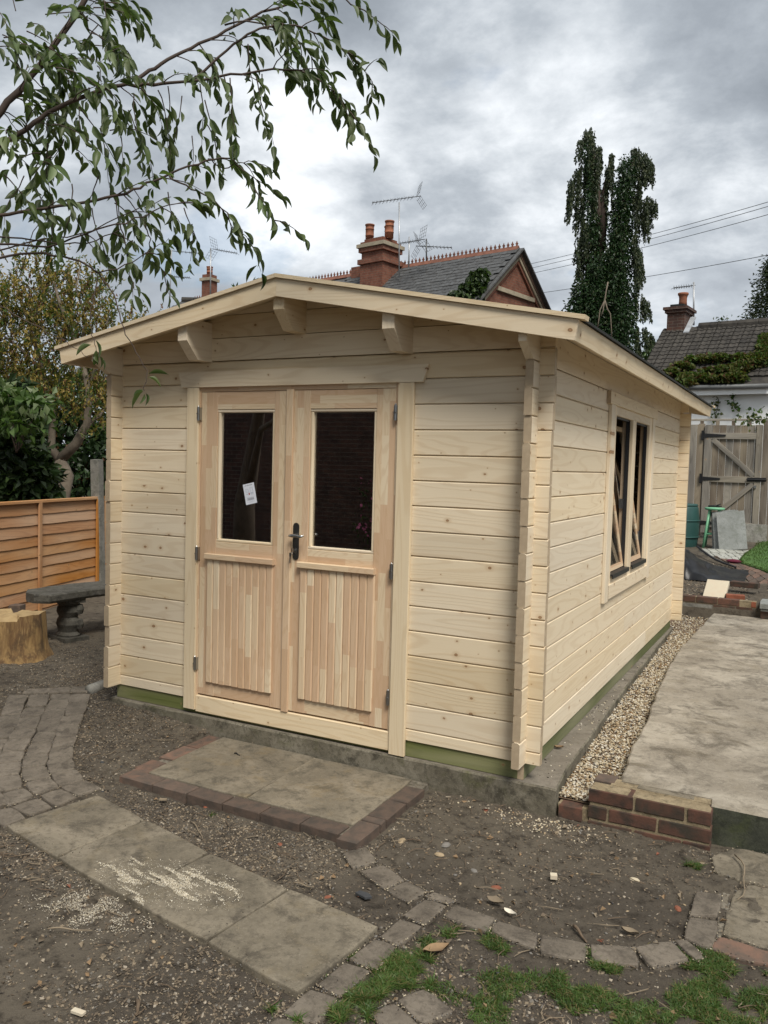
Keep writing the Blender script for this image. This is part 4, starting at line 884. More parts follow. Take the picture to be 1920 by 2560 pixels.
for i in range(22): beam('block', 'z', (-2.3+.265*i, 12.085, 2.335), (-2.24+.265*i, 12.135, 2.424), tr, 'gate_brown', .003, 'gate_grey', M0=OT)

# ------------------------------------------------------------------ houses
def rp(px, py, P0, n):
    d = ray(px, py); t = ((np.array(P0)-CP)@np.array(n))/(d@np.array(n)); return CP+t*d
def pot_mesh(r, h):
    return [(r*.80, 0), (r*.80, h*.3), (r*.86, h*.31), (r*.86, h*.34), (r*.81, h*.35), (r*.81, h*.68), (r*.87, h*.69), (r*.87, h*.72), (r*.82, h*.73), (r*.82, h*.9), (r*.93, h*.92), (r*.93, h*.99), (r*.75, h), (r*.7, h*.8)]
def yagi(name, label, px_mast, py_bot, py_top, dep, boom, n=10, el=.35, refl=True, mat='aluminium', low=None, dmat='aerial_dark'):
    """TV aerial: mast plus boom given by two photo points, drawn at one depth"""
    b = Vector(at(px_mast[0], py_bot, dep)); t = Vector(at(px_mast[1], py_top, dep)); o = empty(name, b, label, 'TV aerial'); k = b
    MB().tube([b-k, t-k], .022, 8).obj('mast', mat, o, True)
    def one(boom, n, el, refl):
        p0 = Vector(at(*boom[0], dep-.15))-k; p1 = Vector(at(*boom[1], dep+.15))-k; d = (p1-p0).normalized(); sd = d.cross(Vector((0, 0, 1))).normalized(); up = sd.cross(d).normalized()
        MB().tube([p0, p1], .012, 6).obj('boom', dmat, o)
        m = MB()
        for i in range(n):
            c_ = p0.lerp(p1, .02+.8*i/max(1, n-1)); m.tube([c_-sd*el/2-up*.02, c_, c_+sd*el/2-up*.02], .0055, 5); m.tube([c_-up*.05, c_+up*.05], .0055, 5)
        m.obj('elements', dmat, o)
        if refl:
            m = MB()
            for s_ in (-1, 1):
                a_ = up*s_*.36+d*.16
                for q in np.linspace(-.22, .22, 4): m.tube([p1-d*.1+sd*q+a_*.08, p1-d*.1+sd*q+a_], .0045, 5)
                for q in np.linspace(.2, 1, 4): m.tube([p1-d*.1+a_*q-sd*.24, p1-d*.1+a_*q+sd*.24], .0045, 5)
            m.obj('reflector', dmat, o)
    one(boom, n, el, refl)
    if low: one(low, 8, .22, False)
    return o
# red brick house
A = np.array([-6.81, 19.39, 7.88]); e = np.array([.97897, -.204, 0]); g_ = np.array([-.204, -.97897, 0]); SLP = .84
red = empty('red_brick_house', (A[0], A[1], .3), 'red brick house with slate roof and crested ridge behind the cabin', 'house')
RO = Vector(red.location); Bh = 16.; HS = 3.1                       # ridge length, half span
Mh = Matrix(((e[0], g_[0]*-1, 0, 0), (e[1], g_[1]*-1, 0, 0), (0, 0, 1, 0), (0, 0, 0, 1)))   # local x along ridge, local y away from camera
def hl(u, v, z): return (u, -v, z-.3)                                 # u along ridge (0 at gable), v towards camera, z world height
ez = A[2]-SLP*HS
wl = MB().prism([hl(0, HS-.25, .3), hl(0, -HS+.25, .3), hl(0, -HS+.25, ez+.1), hl(0, 0, A[2]-.22), hl(0, HS-.25, ez+.1)], (-Bh, 0, 0)).obj('wall', 'house_brick', red)
red.matrix_world = Matrix.Translation(RO) @ Mh
th = .07
for s_ in (1, -1):
    o = MB().prism([hl(.24, 0, A[2]-.05), hl(.24, s_*(HS+.15), ez-.15*SLP-.05), hl(.24, s_*(HS+.15), ez-.15*SLP-.11), hl(.24, 0, A[2]-.11)], (-Bh-.5, 0, 0)).obj('roof', 'roof_slate', red)
    if s_ == 1: roofr = o
    # pale verge band and bargeboard on the gable
    def band(n0, n1, mat, x0_, x1_, nm):
        c_ = math.sqrt(1+SLP**2); z0_, z1_ = n0*c_, n1*c_
        MB().prism([hl(x0_, 0, A[2]-z0_), hl(x0_, s_*HS, A[2]-z0_-SLP*HS), hl(x0_, s_*HS, A[2]-z1_-SLP*HS), hl(x0_, 0, A[2]-z1_)], (x1_-x0_, 0, 0)).obj(nm, mat, red)
    band(.085, .19, 'brick_edge', .001, .12, 'bargeboard'); band(.195, .275, 'stone_band', .001, .10, 'verge_band'); band(.277, .36, 'terracotta_ridge', .001, .06, 'brick_string')
zc_ = 6.52; vv = (A[2]-.44*1.3-zc_)/SLP
MB().box(hl(.001, vv+.1, zc_-.06), hl(.07, -vv-.1, zc_+.06)).obj('string_course', 'stone_band', red)
# slates: the rows seen over the cabin roof are laid one by one
TH2 = math.atan(SLP); sw, gauge = .30, .19
sm = MB().box((-sw/2+.006, -.30, -.010), (sw/2-.006, 0, .008)).obj('slate_template', 'roof_slate'); sme = sm.data; bpy.data.objects.remove(sm)
cnt = 0
for row in range(19):
    s0 = .05+row*gauge
    for col in range(24):
        u = -.02-sw*(col+.5*(row % 2)); v_ = (s0+.30)*math.cos(TH2)
        P3 = Vector(RO)+Mh.to_3x3() @ Vector(hl(u, v_, A[2]-.03-SLP*v_)); q = np.array(P3)-CP; dd = q@CF; X_ = 960+FPX*(q@CR)/dd; Y_ = 1280-FPX*(q@CU)/dd
        ylim = 694+ (X_-690)*(797-694)/758. if X_ > 690 else 700
        if Y_ > ylim+14 or X_ < 860 or cnt >= 300: continue
        cnt += 1
        M = Matrix.Translation(hl(u, s0*math.cos(TH2), A[2]-.03-SLP*s0*math.cos(TH2)+random.uniform(0, .012))) @ Matrix.Rotation(TH2, 4, 'X') @ Matrix.Rotation(R(-3.4), 4, 'X') @ Matrix.Rotation(random.uniform(-.04, .04), 4, 'Z')
        inst('slate', sme, roofr, M)
# crested ridge
rm = MB().prism([(-.225, -.12, -.08), (-.225, 0, .06), (-.225, .12, -.08)], (.44, 0, 0))
for fx in (-.147, 0, .147): rm.prism([(fx+a*.62, -.012, b) for a, b in ((-.04, .03), (.04, .03), (.04, .085), (.075, .125), (.03, .145), (0, .20), (-.03, .145), (-.075, .125), (-.04, .085))], (0, .024, 0))
ro_ = rm.obj('rt', 'terracotta_ridge'); rme = ro_.data; bpy.data.objects.remove(ro_)
for i in range(34):
    u = .05-.44*i-.2
    if 4.2 < -u < 6.2 or random.random() < .06 and i > 12: me_ = None
    else: me_ = rme
    if me_: inst('ridge_tile', me_, red, Matrix.Translation(hl(u, 0, A[2]-.02)))
    else: MB().prism([(-.225, -.12, -.08), (-.225, 0, .06), (-.225, .12, -.08)], (.44, 0, 0)).obj('ridge_tile', 'terracotta_ridge', red).matrix_local = Matrix.Translation(hl(u, 0, A[2]-.02))
MB().box(hl(-6.2, .25, A[2]-.2), hl(-4.3, -.25, A[2]+.16)).obj('ridge_stub', 'house_brick', red)
# chimney of the red house
nrm = np.array([g_[0]*SLP, g_[1]*SLP, 1.]); nrm /= np.linalg.norm(nrm)
cb_ = rp(955, 716, A, nrm); cl_ = rp(902, 700, cb_, g_); cr_ = rp(997, 692, cb_, e)
wu = abs((cl_-cb_)@e); wv = abs((cr_-cb_)@g_); ub = (cb_-A)@e; vb = (cb_-A)@g_; dC = (cb_-CP)@CF
def zpx(py): return at(955, py, dC)[2]
ch = empty('chimney', (0, 0, 0), parent=red)
def cbx(nm, z0, z1, ex_, mat): 
    MB().box(hl(ub-wu-ex_, vb+ex_, z0), hl(ub+ex_, vb-wv-ex_, z1)).obj(nm, mat, red)
bpy.data.objects.remove(ch)
cbx('chimney_stack', zpx(740)-.6, zpx(654), .02, 'house_brick'); cbx('chimney_band', zpx(654), zpx(642), .09, 'house_brick'); cbx('chimney_shaft', zpx(642), zpx(624), -.005, 'house_brick'); cbx('chimney_corbel', zpx(624), zpx(613), .07, 'house_brick'); cbx('chimney_coping', zpx(613), zpx(604), .12, 'stone_band')
cbx('chimney_shoulder', zpx(604), zpx(598), .03, 'house_brick'); cbx('chimney_cap', zpx(598), zpx(590), -.06, 'house_brick')
for fu, fv, hgt in ((.93, .30, 1.), (.50, .9, .97), (.06, .36, 1.)):
    MB().lathe(pot_mesh(.165, zpx(549)-zpx(592)), 18).obj('chimney_pot', 'terracotta_pot', red, True).matrix_local = Matrix.Translation(hl(ub-wu*fu+.05, vb-wv*fv, zpx(592)))
# ivy on the red house roof edge
ivp, _ = blob_points([(at(x, y, 22.6), (r1*22/FPX, .25, r2*22/FPX)) for x, y, r1, r2 in ((1195, 695, 26, 18), (1180, 718, 36, 16), (1150, 738, 34, 14), (1128, 748, 24, 10), (1205, 680, 14, 10), (1188, 745, 20, 16))], 2600, np.random.default_rng(11))
iv = empty('ivy', at(1170, 740, 22.6), 'dark green ivy creeping over the slate roof edge of the red house', 'ivy')
o = leaf_cloud('foliage', ivp-np.array(iv.location), np.c_[rng.normal(size=(2600, 2)), -np.abs(rng.normal(size=2600))-.3], (.10, .19), ['leaf_ivy', 'leaf_mid', 'leaf_dark'], iv, [.35, .35, .3], seed=2, width=.75)
yagi('aerial', 'tall TV aerial on a silver mast beside the big red chimney', (998, 998), 694, 506, dC-.3, ((930, 507), (1052, 490)), 12, .42, low=None)
yagi('aerial', 'TV aerial in the middle rising behind the slate ridge', (1022, 1023), 668, 592, 25., ((1000, 608), (1062, 598)), 9, .34)
yagi('aerial', 'low TV aerial on a dark mast above the crested ridge', (1066, 1066), 652, 597, 25., ((1130, 619), (1040, 615)), 9, .34, mat='aerial_dark')

# white rendered house
W0 = at(1600+620/5.184, 680+700/5.184, 21.); W1 = pl(1600+1659/5.184, 680+625/5.184, 2, W0[2]); e2 = (W1-W0); e2[2] = 0; e2 /= np.linalg.norm(e2); g2 = np.array([e2[1], -e2[0], 0])
if g2@CF > 0: g2 = -g2
SW = .78; white = empty('white_house', (W0[0], W0[1], .3), 'white rendered house with mossy dark tiled roof behind the gate', 'house')
M2 = Matrix(((e2[0], -g2[0], 0, 0), (e2[1], -g2[1], 0, 0), (0, 0, 1, 0), (0, 0, 0, 1)))
n2 = np.array([g2[0]*SW, g2[1]*SW, 1.]); n2 /= np.linalg.norm(n2)
def uvw(px, py): q = rp(px, py, W0, n2)-W0; return q@e2, q@g2
def wc(a, b): return 1600+a/5.184, 680+b/5.184
uT, vT = uvw(*wc(285, 822)); uB, vB = uvw(*wc(60, 1110)); uE, vE = uvw(*wc(700, 1440)); uE2, vE2 = uvw(*wc(1430, 1415))
ve = (vE+vE2)/2; u0 = (uT+uB)/2; zr = W0[2]; ze = zr-SW*ve
MB().prism([hl(u0+.12, ve-.25, .3), hl(u0+.12, -ve, .3), hl(u0+.12, -ve, ze), hl(u0+.12, 0, zr-.3), hl(u0+.12, ve-.25, ze+.06)], (11, 0, 0)).obj('wall', 'render_white', white)
white.matrix_world = Matrix.Translation((W0[0], W0[1], .3)) @ M2
wrf = MB().prism([hl(u0, 0, zr-.06), hl(u0, ve, ze-.06), hl(u0, ve, ze-.14), hl(u0, 0, zr-.14)], (11.3, 0, 0)).obj('roof', 'roof_tile', white)
MB().prism([hl(u0, 0, zr-.06), hl(u0, -ve, ze-.06), hl(u0, -ve, ze-.14), hl(u0, 0, zr-.14)], (11.3, 0, 0)).obj('roof', 'roof_tile', white)
TW = math.atan(SW); tw, tg = .225, .185; prof = [(-tw/2, 0), (-tw/2+.022, .018), (-tw/2+.05, .024), (-tw/2+.09, .010), (-tw/2+.13, .006), (-tw/2+.17, .022), (tw/2, .018)]
V = [(x, -L_, z+(0. if L_ else .006)) for L_ in (0, .24) for x, z in prof]; nP = len(prof); V += [(x, -.24, z-.05) for x, z in prof]
F = [(i, i+1, nP+i+1, nP+i)[::-1] for i in range(nP-1)]+[(nP+i, nP+i+1, 2*nP+i+1, 2*nP+i)[::-1] for i in range(nP-1)]
tmo = mobj('tile_template', V, F, 'roof_tile'); tme = tmo.data; bpy.data.objects.remove(tmo)
nrow = int(ve/math.cos(TW)/tg)+1; cnt = 0
for row in range(nrow):
    s0 = row*tg-.02
    for col in range(23):
        u = u0+tw*(col+.5); v_ = s0*math.cos(TW); M = Matrix.Translation(hl(u, v_, zr-.055-SW*v_+random.uniform(-.003, .004))) @ Matrix.Rotation(TW, 4, 'X') @ Matrix.Rotation(R(-6.5), 4, 'X') @ Matrix.Rotation(random.uniform(-.012, .012), 4, 'Z')
        if cnt < 300: inst('roof_tile', tme, wrf, M); cnt += 1
for i in range(24):
    MB().lathe([(.13, 0), (.13, .46)], 10).obj('ridge_tile', 'roof_tile', white).matrix_local = Matrix.Translation(hl(u0+.9+.47*i, 0, zr-.07)) @ Matrix.Rotation(R(90), 4, 'Y')
MB().tube([hl(u0+.1, ve+.06, ze-.10), hl(u0+3.0, ve+.06, ze-.12)], .055, 10).obj('gutter', 'gutter', white, True); MB().box(hl(u0+.1, ve-.02, ze-.28), hl(u0+3.05, ve-.0, ze-.13)).obj('soffit_board', 'render_white', white)
# its chimney
k0 = rp(*wc(570, 745), W0, n2); kl = rp(*wc(342, 790), k0, g2); kr = rp(*wc(668, 700), k0, e2); wu2 = abs((kl-k0)@e2); wv2 = abs((kr-k0)@g2); ub2 = (k0-W0)@e2; vb2 = (k0-W0)@g2; d2 = (k0-CP)@CF
def zp2(b): return at(*wc(570, b), d2)[2]
def cb2(nm, z0, z1, x_, mat): MB().box(hl(ub2-wu2-x_, vb2+x_, z0), hl(ub2+x_, vb2-wv2-x_, z1)).obj(nm, mat, white)
cb2('chimney_stack', zp2(800)-.5, zp2(520), 0, 'house_brick_dark'); cb2('chimney_corbel', zp2(520), zp2(480), .05, 'house_brick_dark'); cb2('chimney_coping', zp2(480), zp2(445), .09, 'house_brick_dark'); cb2('chimney_cap', zp2(445), zp2(405), -.05, 'felt'); cb2('flashing', zp2(810)-.3, zp2(770), .03, 'lead')
MB().prism([hl(ub2+.02, vb2+.12, zp2(800)), hl(ub2+.16, vb2+.12, zp2(800)), hl(ub2+.16, vb2-wv2*.7, zp2(800)+SW*(wv2*.7+.12)), hl(ub2+.02, vb2-wv2*.7, zp2(800)+SW*(wv2*.7+.12))], (0, 0, .03)).obj('flashing', 'lead', white)
pr_ = .115; MB().lathe([(pr_*.95, 0), (pr_*.85, .1), (pr_*.85, .62*(zp2(240)-zp2(405))), (pr_*1.0, .8*(zp2(240)-zp2(405))), (pr_*1.15, .85*(zp2(240)-zp2(405))), (pr_*1.15, zp2(240)-zp2(405)), (pr_*.9, zp2(240)-zp2(405))], 18).obj('chimney_pot', 'terracotta_pot', white, True).matrix_local = Matrix.Translation(hl(ub2-wu2*.35, vb2-wv2*.5, zp2(405)))
a_, b_ = wc(697, 690), wc(697, 130); yagi('aerial', 'TV aerial beside the dark brick chimney of the white house', (a_[0], b_[0]), a_[1], b_[1], d2+.5, (wc(437, 204), wc(715, 172)), 8, .22, refl=False)
# moss and creeper on the white house roof
def roofpt(a, b, up=.04): q = rp(*wc(a, b), W0, n2); return q+n2*up
mp = []; 
for a, b, ra_, rb_, n_ in ((1520, 1180, 150, 60, 500), (1600, 1030, 60, 110, 400), (1620, 930, 40, 90, 220), (1350, 1150, 150, 40, 350), (1000, 1150, 200, 28, 350), (750, 1170, 150, 22, 200), (560, 1250, 130, 25, 220), (1300, 1270, 140, 40, 300), (1050, 1310, 250, 26, 380), (720, 1390, 180, 28, 300), (600, 1440, 110, 45, 350), (1000, 1420, 230, 18, 260), (1250, 1390, 130, 40, 260), (420, 1330, 70, 35, 150), (1640, 1140, 60, 60, 200)):
    for _ in range(int(n_*1.7)):
        th_ = random.uniform(0, 6.28); q_ = random.random()**.6; mp.append(roofpt(a+ra_*q_*math.cos(th_), b+rb_*q_*math.sin(th_), random.uniform(.02, .12)))
mp = np.array(mp); cr = empty('creeper', mp.mean(0), 'green and brown creeper spreading in bands over the tiled roof', 'creeper')
leaf_cloud('foliage', mp-np.array(cr.location), np.c_[rng.normal(size=(len(mp), 2)), rng.normal(size=len(mp))*.4], (.07, .15), ['leaf_mid', 'moss', 'leaf_olive', 'leaf_brown'], cr, [.32, .4, .2, .08], seed=8, width=.8)
for (poly_, lab) in ((((1190, 1470), (1215, 1560), (1205, 1640), (1230, 1740), (1255, 1790)), 'thin ivy strand hanging down the white wall'), (((1015, 1640), (1010, 1740), (985, 1830), (970, 1910)), 'thin ivy shoot climbing the white wall by the cabin eaves')):
    P_ = [rp(*wc(*q), W0+g2*(ve-.2), g2) for q in poly_]; o = empty('ivy_strand', P_[0], lab, 'ivy'); k = Vector(P_[0]); MB().tube([Vector(p)-k for p in P_], .008, 5).obj('stem', 'bark_twig', o)
    lv = np.array([np.array(P_[i])+(np.array(P_[i+1])-np.array(P_[i]))*t for i in range(len(P_)-1) for t in np.linspace(0, 1, 12)]); lv = lv+rng.normal(size=lv.shape)*.05+g2*.03
    leaf_cloud('foliage', lv-np.array(P_[0]), rng.normal(size=lv.shape), (.06, .11), ['leaf_mid', 'leaf_olive'], o, seed=3, width=.8)

# far small house left of the ridge
fh = empty('far_house', at(500, 760, 30.), 'grey slate roofed house with small brick chimney left behind the cabin', 'house'); FO = np.array(fh.location)
r0, r1 = at(455, 752, 30.), at(760, 735, 30.); r1[2] = r0[2]; dr_ = (r1-r0)/np.linalg.norm(r1-r0); fg = np.array([dr_[1], -dr_[0], 0]); fg = fg if fg@CF < 0 else -fg
def fl(u, v, z): q = r0+dr_*u+fg*v; return (q[0]-FO[0], q[1]-FO[1], r0[2]+z-FO[2])
MB().prism([fl(0, 0, 0), fl(6, 0, 0), fl(6, 4.2, -3.2), fl(-2.6, 4.2, -3.2)], (0, 0, -.12)).obj('roof', 'roof_slate', fh)
MB().prism([fl(0, 0, 0), fl(6, 0, 0), fl(6, -4.2, -3.2), fl(-2.6, -4.2, -3.2)], (0, 0, -.12)).obj('roof', 'roof_slate', fh)
MB().prism([fl(0, 0, -.02), fl(-2.6, 4.2, -3.2), fl(-2.6, -4.2, -3.2)], (0, 0, -.12)).obj('roof_hip', 'roof_slate', fh)
MB().prism([fl(-1.5, 3.4, -3.25), fl(5.5, 3.4, -3.25), fl(5.5, -3.4, -3.25), fl(-1.5, -3.4, -3.25)], (0, 0, -5.)).obj('wall', 'house_brick', fh)
for i in range(8): MB().tube([fl(.45*i, 0, .02), fl(.45*i+.43, 0, .02)], .12, 8).obj('ridge_tile', 'roof_tile', fh)
kc = at(523, 760, 29.5); sc_ = 29.5/FPX; hw_ = 19*sc_
def fz(py): return at(523, py, 29.5)[2]
def fbx(nm, z0, z1, x_, mat): MB().box((kc[0]-hw_-x_-FO[0], kc[1]-hw_-x_-FO[1], z0-FO[2]), (kc[0]+hw_+x_-FO[0], kc[1]+hw_+x_-FO[1], z1-FO[2])).obj(nm, mat, fh)
fbx('chimney_stack', fz(790), fz(705), -.08, 'house_brick'); fbx('chimney_band', fz(705), fz(698), -.02, 'stone_band'); fbx('chimney_cap', fz(698), fz(689), -.09, 'house_brick')
MB().lathe(pot_mesh(.13, fz(668)-fz(689)), 14, (kc[0]-FO[0], kc[1]-FO[1], fz(689)-FO[2])).obj('chimney_pot', 'terracotta_pot', fh, True)
yagi('aerial', 'TV aerial with grid reflector on the mast before the small chimney', (526, 527), 742, 620, 28.6, ((593, 633), (531, 622)), 9, .34)
yagi('aerial', 'leftmost TV aerial mast carrying two booms', (423.5, 429), 772, 622, 28.6, ((508, 634), (428, 627)), 7, .2, refl=False, low=((474, 694), (428, 691)))
# overhead cables
for i, (qa, qb, lab) in enumerate((((2050, 466), (1290, 668), 'topmost of the three close overhead cables'), ((2050, 477), (1290, 679), 'middle of the three close overhead cables'), ((2050, 499), (1290, 692), 'lowest of the three close overhead cables'), ((2050, 612), (1200, 753), 'single overhead cable below the group of three'))):
    P_ = []
    for t in np.linspace(0, 1, 16): P_.append(at(qa[0]+(qb[0]-qa[0])*t, qa[1]+(qb[1]-qa[1])*t+8*4*t*(1-t), 17+13*t))
    tag(MB().tube([Vector(p) for p in P_], .0075, 5).obj('overhead_cable', 'cable_black'), lab, 'cable')

# ------------------------------------------------------------------ left fence, bench, stump
f0, f1 = pl(0, 1262, 2, 1.005), pl(240, 1247, 2, 1.005); fd = Vector(f1-f0); fd.z = 0; fl_ = fd.length; fd.normalize(); fn = Vector((fd.y, -fd.x, 0)); fn = fn if fn.dot(Vector(CF)) < 0 else -fn
Mf = Matrix(((fd.x, -fn.x, 0, f0[0]), (fd.y, -fn.y, 0, f0[1]), (0, 0, 1, 0), (0, 0, 0, 1)))     # local x along fence, y away
def fence_panel(xa, xb, lab):
    o = empty('fence_panel', (0, 0, 0), lab, 'fence panel', 'orange lap fence panels'); o.matrix_world = Mf @ Matrix.Translation((xa, 0, 0)); L_ = xb-xa; zt, zb = 1.005, -.17
    n_ = 11; hb = (zt-zb)/n_
    for i in range(n_):
        z0 = zb+hb*i; V = []; m_ = 24
        for k in range(m_+1):
            x = L_*k/m_; wv = .007*mnoise.noise((x*3.1+xa*3, i*7.3, 2))+.004*mnoise.noise((x*14, i*3., 5)); V += [(x, -.021, z0-.008+wv), (x, -.008, z0+hb+.02), (x, .002, z0+hb+.02), (x, -.013, z0-.008+wv)]
        F = [(k*4+a, k*4+(a+1) % 4, (k+1)*4+(a+1) % 4, (k+1)*4+a)[::-1] for k in range(m_) for a in range(4)]+[(0, 1, 2, 3), tuple(m_*4+a for a in (3, 2, 1, 0))]
        mobj('board', V, F, 'fence_orange', o)
    for x in (0.02, L_*.41, L_-.025):
        inst('batten', beam_mesh(zt-zb, .022, .045, .002, ('fence_orange', 'fence_orange')), o, Matrix.Translation((x, -.038, zb)) @ AX['z'])
    inst('top_rail', beam_mesh(L_, .06, .028, .002, ('fence_orange', 'fence_orange')), o, Matrix.Translation((0, -.015, zt+.012))); return o
fence_panel(fl_-1.83, fl_, 'orange stained lap fence panel behind the stone bench'); fence_panel(fl_+.13, fl_+1.96, 'sliver of orange lap fence panel beyond the concrete post'); fence_panel(fl_-3.80, fl_-1.96, 'orange lap fence panel at the far left edge')
pp = MB().box((-.05, -.05, -.2), (.05, .05, 1.45)).obj('concrete_post', 'post_concrete'); pp.matrix_world = Mf @ Matrix.Translation((fl_+.068, -.01, 0)) @ Matrix.Rotation(R(-3), 4, 'Y'); tag(pp, 'tall leaning concrete post at the end of the orange fence', 'fence post')
pp = MB().box((-.045, -.045, -.2), (.045, .045, 1.03)).obj('concrete_post', 'post_concrete'); pp.matrix_world = Mf @ Matrix.Translation((fl_-1.895, .0, 0)); tag(pp, 'concrete post between the two left fence panels', 'fence post')
# bench
q0, q1 = pl(75, 1475, 2, .33), pl(263, 1456, 2, .33); bd = Vector(q1-q0); bd.z = 0; bd.normalize(); bn = Vector((bd.y, -bd.x, 0)); bn = bn if bn.dot(Vector(CF)) < 0 else -bn
bo_ = Vector(pl(165, 1596, 2, ground0(-4.5, 1.07)+.0)); Mb = Matrix(((bd.x, bn.x, 0, bo_.x), (bd.y, bn.y, 0, bo_.y), (0, 0, 1, bo_.z), (0, 0, 0, 1)))
bench = empty('stone_bench', (0, 0, 0), 'mossy grey cast stone bench with carved legs by the orange fence', 'bench'); bench.matrix_world = Mb
V = []; m_ = 30
for k in range(m_+1):
    t = k/m_; x = -.36+1.28*t; tap = min(1, (t*14)**.5, ((1-t)*14)**.5); yc = .02-.10*math.sin(math.pi*t)+.05; w_ = .205*max(.35, tap); wob = .004*mnoise.noise((x*9, 0, 0))
    for yy, zz in ((-w_, .385), (-w_+.012, .365), (w_-.012, .365), (w_, .385), (w_+wob, .430), (w_-.010, .440+wob), (-w_+.010, .440-wob), (-w_, .430)): V.append((x, yc+yy, zz))
F = [(k*8+a, k*8+(a+1) % 8, (k+1)*8+(a+1) % 8, (k+1)*8+a)[::-1] for k in range(m_) for a in range(8)]+[tuple(range(8)), tuple(m_*8+a for a in range(7, -1, -1))]
bs = mobj('seat', V, F, 'stone_bench', bench, False); bm_ = bmesh.new(); bm_.from_mesh(bs.data); bmesh.ops.recalc_face_normals(bm_, faces=bm_.faces); bm_.to_mesh(bs.data); bm_.free()
for x in (0, .62):
    m = MB().lathe([(.125, .03), (.13, .05), (.12, .06), (.105, .075), (.115, .11), (.128, .14), (.118, .175), (.098, .20), (.112, .225), (.125, .25), (.115, .285), (.10, .30), (.125, .32), (.15, .345), (.15, .364)], 24, (x, .035, 0), sx=.72, sy=.95)
    for s_ in (-1, 1):
        for zz in (.27, .14): m.lathe([(.0, -.05), (.03, -.04), (.042, 0), (.03, .04), (0, .05)], 10, (x+.05, .035+s_*.09, zz))
    m.box((x-.115, .035-.15, -.06), (x+.115, .035+.15, .036)).box((x-.09, .035-.13, .328), (x+.09, .035+.13, .366))
    m.obj('leg', 'stone_bench', bench, False)
# stump
so = Vector(pl(38, 1640, 2, ground0(-4.3, .5)-.0)); stump = empty('tree_stump', so, 'freshly cut yellow brown tree stump at the left edge', 'tree stump'); n_ = 72; rings = []; V = []
for j, (z, fl2) in enumerate(((-.06, 1.38), (.0, 1.22), (.06, 1.09), (.14, 1.02), (.24, .98), (.33, .95))):
    for k in range(n_):
        a = 2*math.pi*k/n_; rr2 = .215*fl2*(1+.17*abs(math.cos(a*2.5+.3))**.7*(1 if j < 5 else .8)-.06+.07*mnoise.noise((math.cos(a)*2, math.sin(a)*2, z*2))+.035*mnoise.noise((math.cos(a)*7, math.sin(a)*7, z*3))); zz = z+(.02*math.copysign(1, math.sin(a*2+1.2))+.012*mnoise.noise((a*2, 1, 1)) if j == 5 else 0); V.append((rr2*math.cos(a), rr2*math.sin(a), zz))
F = [(j*n_+k, j*n_+(k+1) % n_, (j+1)*n_+(k+1) % n_, (j+1)*n_+k) for j in range(5) for k in range(n_)]
o = mobj('trunk', V, F, 'stump_wood', stump, True)
for p in o.data.vertices: pass
top_ = V[5*n_:]; mobj('cut_face', [tuple(v) for v in top_]+[(v[0]*.55, v[1]*.55, .338+.012*(1 if v[1]*.6+v[0] > .02 else -1)) for v in top_]+[(0, 0, .342)], [(k, (k+1) % n_, n_+(k+1) % n_, n_+k) for k in range(n_)]+[(n_+k, n_+(k+1) % n_, 2*n_) for k in range(n_)], 'stump_cut', stump)
q_ = pl(30, 1522, 2, .0); stoneblock('loose_brick', tuple(q_-np.array([0, 0, .03])), (.22, .10, .075), 'brick_step', R(20), 0, 'weathered brick lying between stump and fence', 'brick')
# kerb along the left of the cabin
kk = [gp(0+q[0]/5.53, 1680+q[1]/5.53, .05) for q in ((1230, 200), (1480, 108), (1750, 20))]
ke = MB()
for a, b in zip(kk[:-1], kk[1:]): ke.tube([a-np.array([0, 0, .03]), b-np.array([0, 0, .03])], .04, 10)
tag(ke.obj('kerb_stone', 'post_concrete', None, True), 'rounded grey concrete kerb running beside the left wall of the cabin', 'kerb')

# ------------------------------------------------------------------ trees and shrubs
def taper(r0, r1, n): return list(np.linspace(r0, r1, n))
def wob(P0, P1, n, a, seed):
    r = random.Random(seed); P0, P1 = Vector(P0), Vector(P1); L_ = (P1-P0).length; out = []
    for i in range(n):
        t = i/(n-1); q = P0.lerp(P1, t)
        if 0 < i < n-1: q += Vector((r.gauss(0, a), r.gauss(0, a), r.gauss(0, a)))*L_
        out.append(q)
    return out
# yellowing small-leaved tree behind the fence
TD = 10.6; tb = at(158, 1320, TD); yt = empty('yellowing_tree', tb, 'tree with olive leaves and dry tan seed clusters behind the orange fence', 'tree'); K = Vector(tb)
m = MB(); ptr = lambda px, py, dd=0: Vector(at(px, py, TD+dd))-K
forks = [[(158, 1320), (156, 1240), (168, 1190), (150, 1150)], [(150, 1150), (128, 1120), (132, 1040), (108, 930), (70, 800), (40, 720)], [(150, 1150), (190, 1110), (218, 1060), (222, 980), (200, 880), (150, 760), (130, 690)], [(222, 980), (240, 900), (262, 830), (272, 790)], [(218, 1060), (250, 1040), (275, 1000), (290, 940)], [(108, 930), (60, 880), (10, 840), (-40, 800)], [(200, 880), (215, 800), (190, 720), (200, 670)], [(132, 1040), (70, 1010), (10, 990)]]
rad = [(.10, .075), (.06, .012), (.07, .014), (.028, .008), (.025, .008), (.025, .008), (.022, .006), (.022, .007)]
for i, (fk, (ra, rb)) in enumerate(zip(forks, rad)):
    P_ = [ptr(x, y, .25*math.sin(i*2.1)*(k/len(fk))) for k, (x, y) in enumerate(fk)]; m.tube(P_, taper(ra, rb, len(P_)), 8)
m.obj('trunk', 'bark_pale', yt, True)
r_ = np.random.default_rng(21)
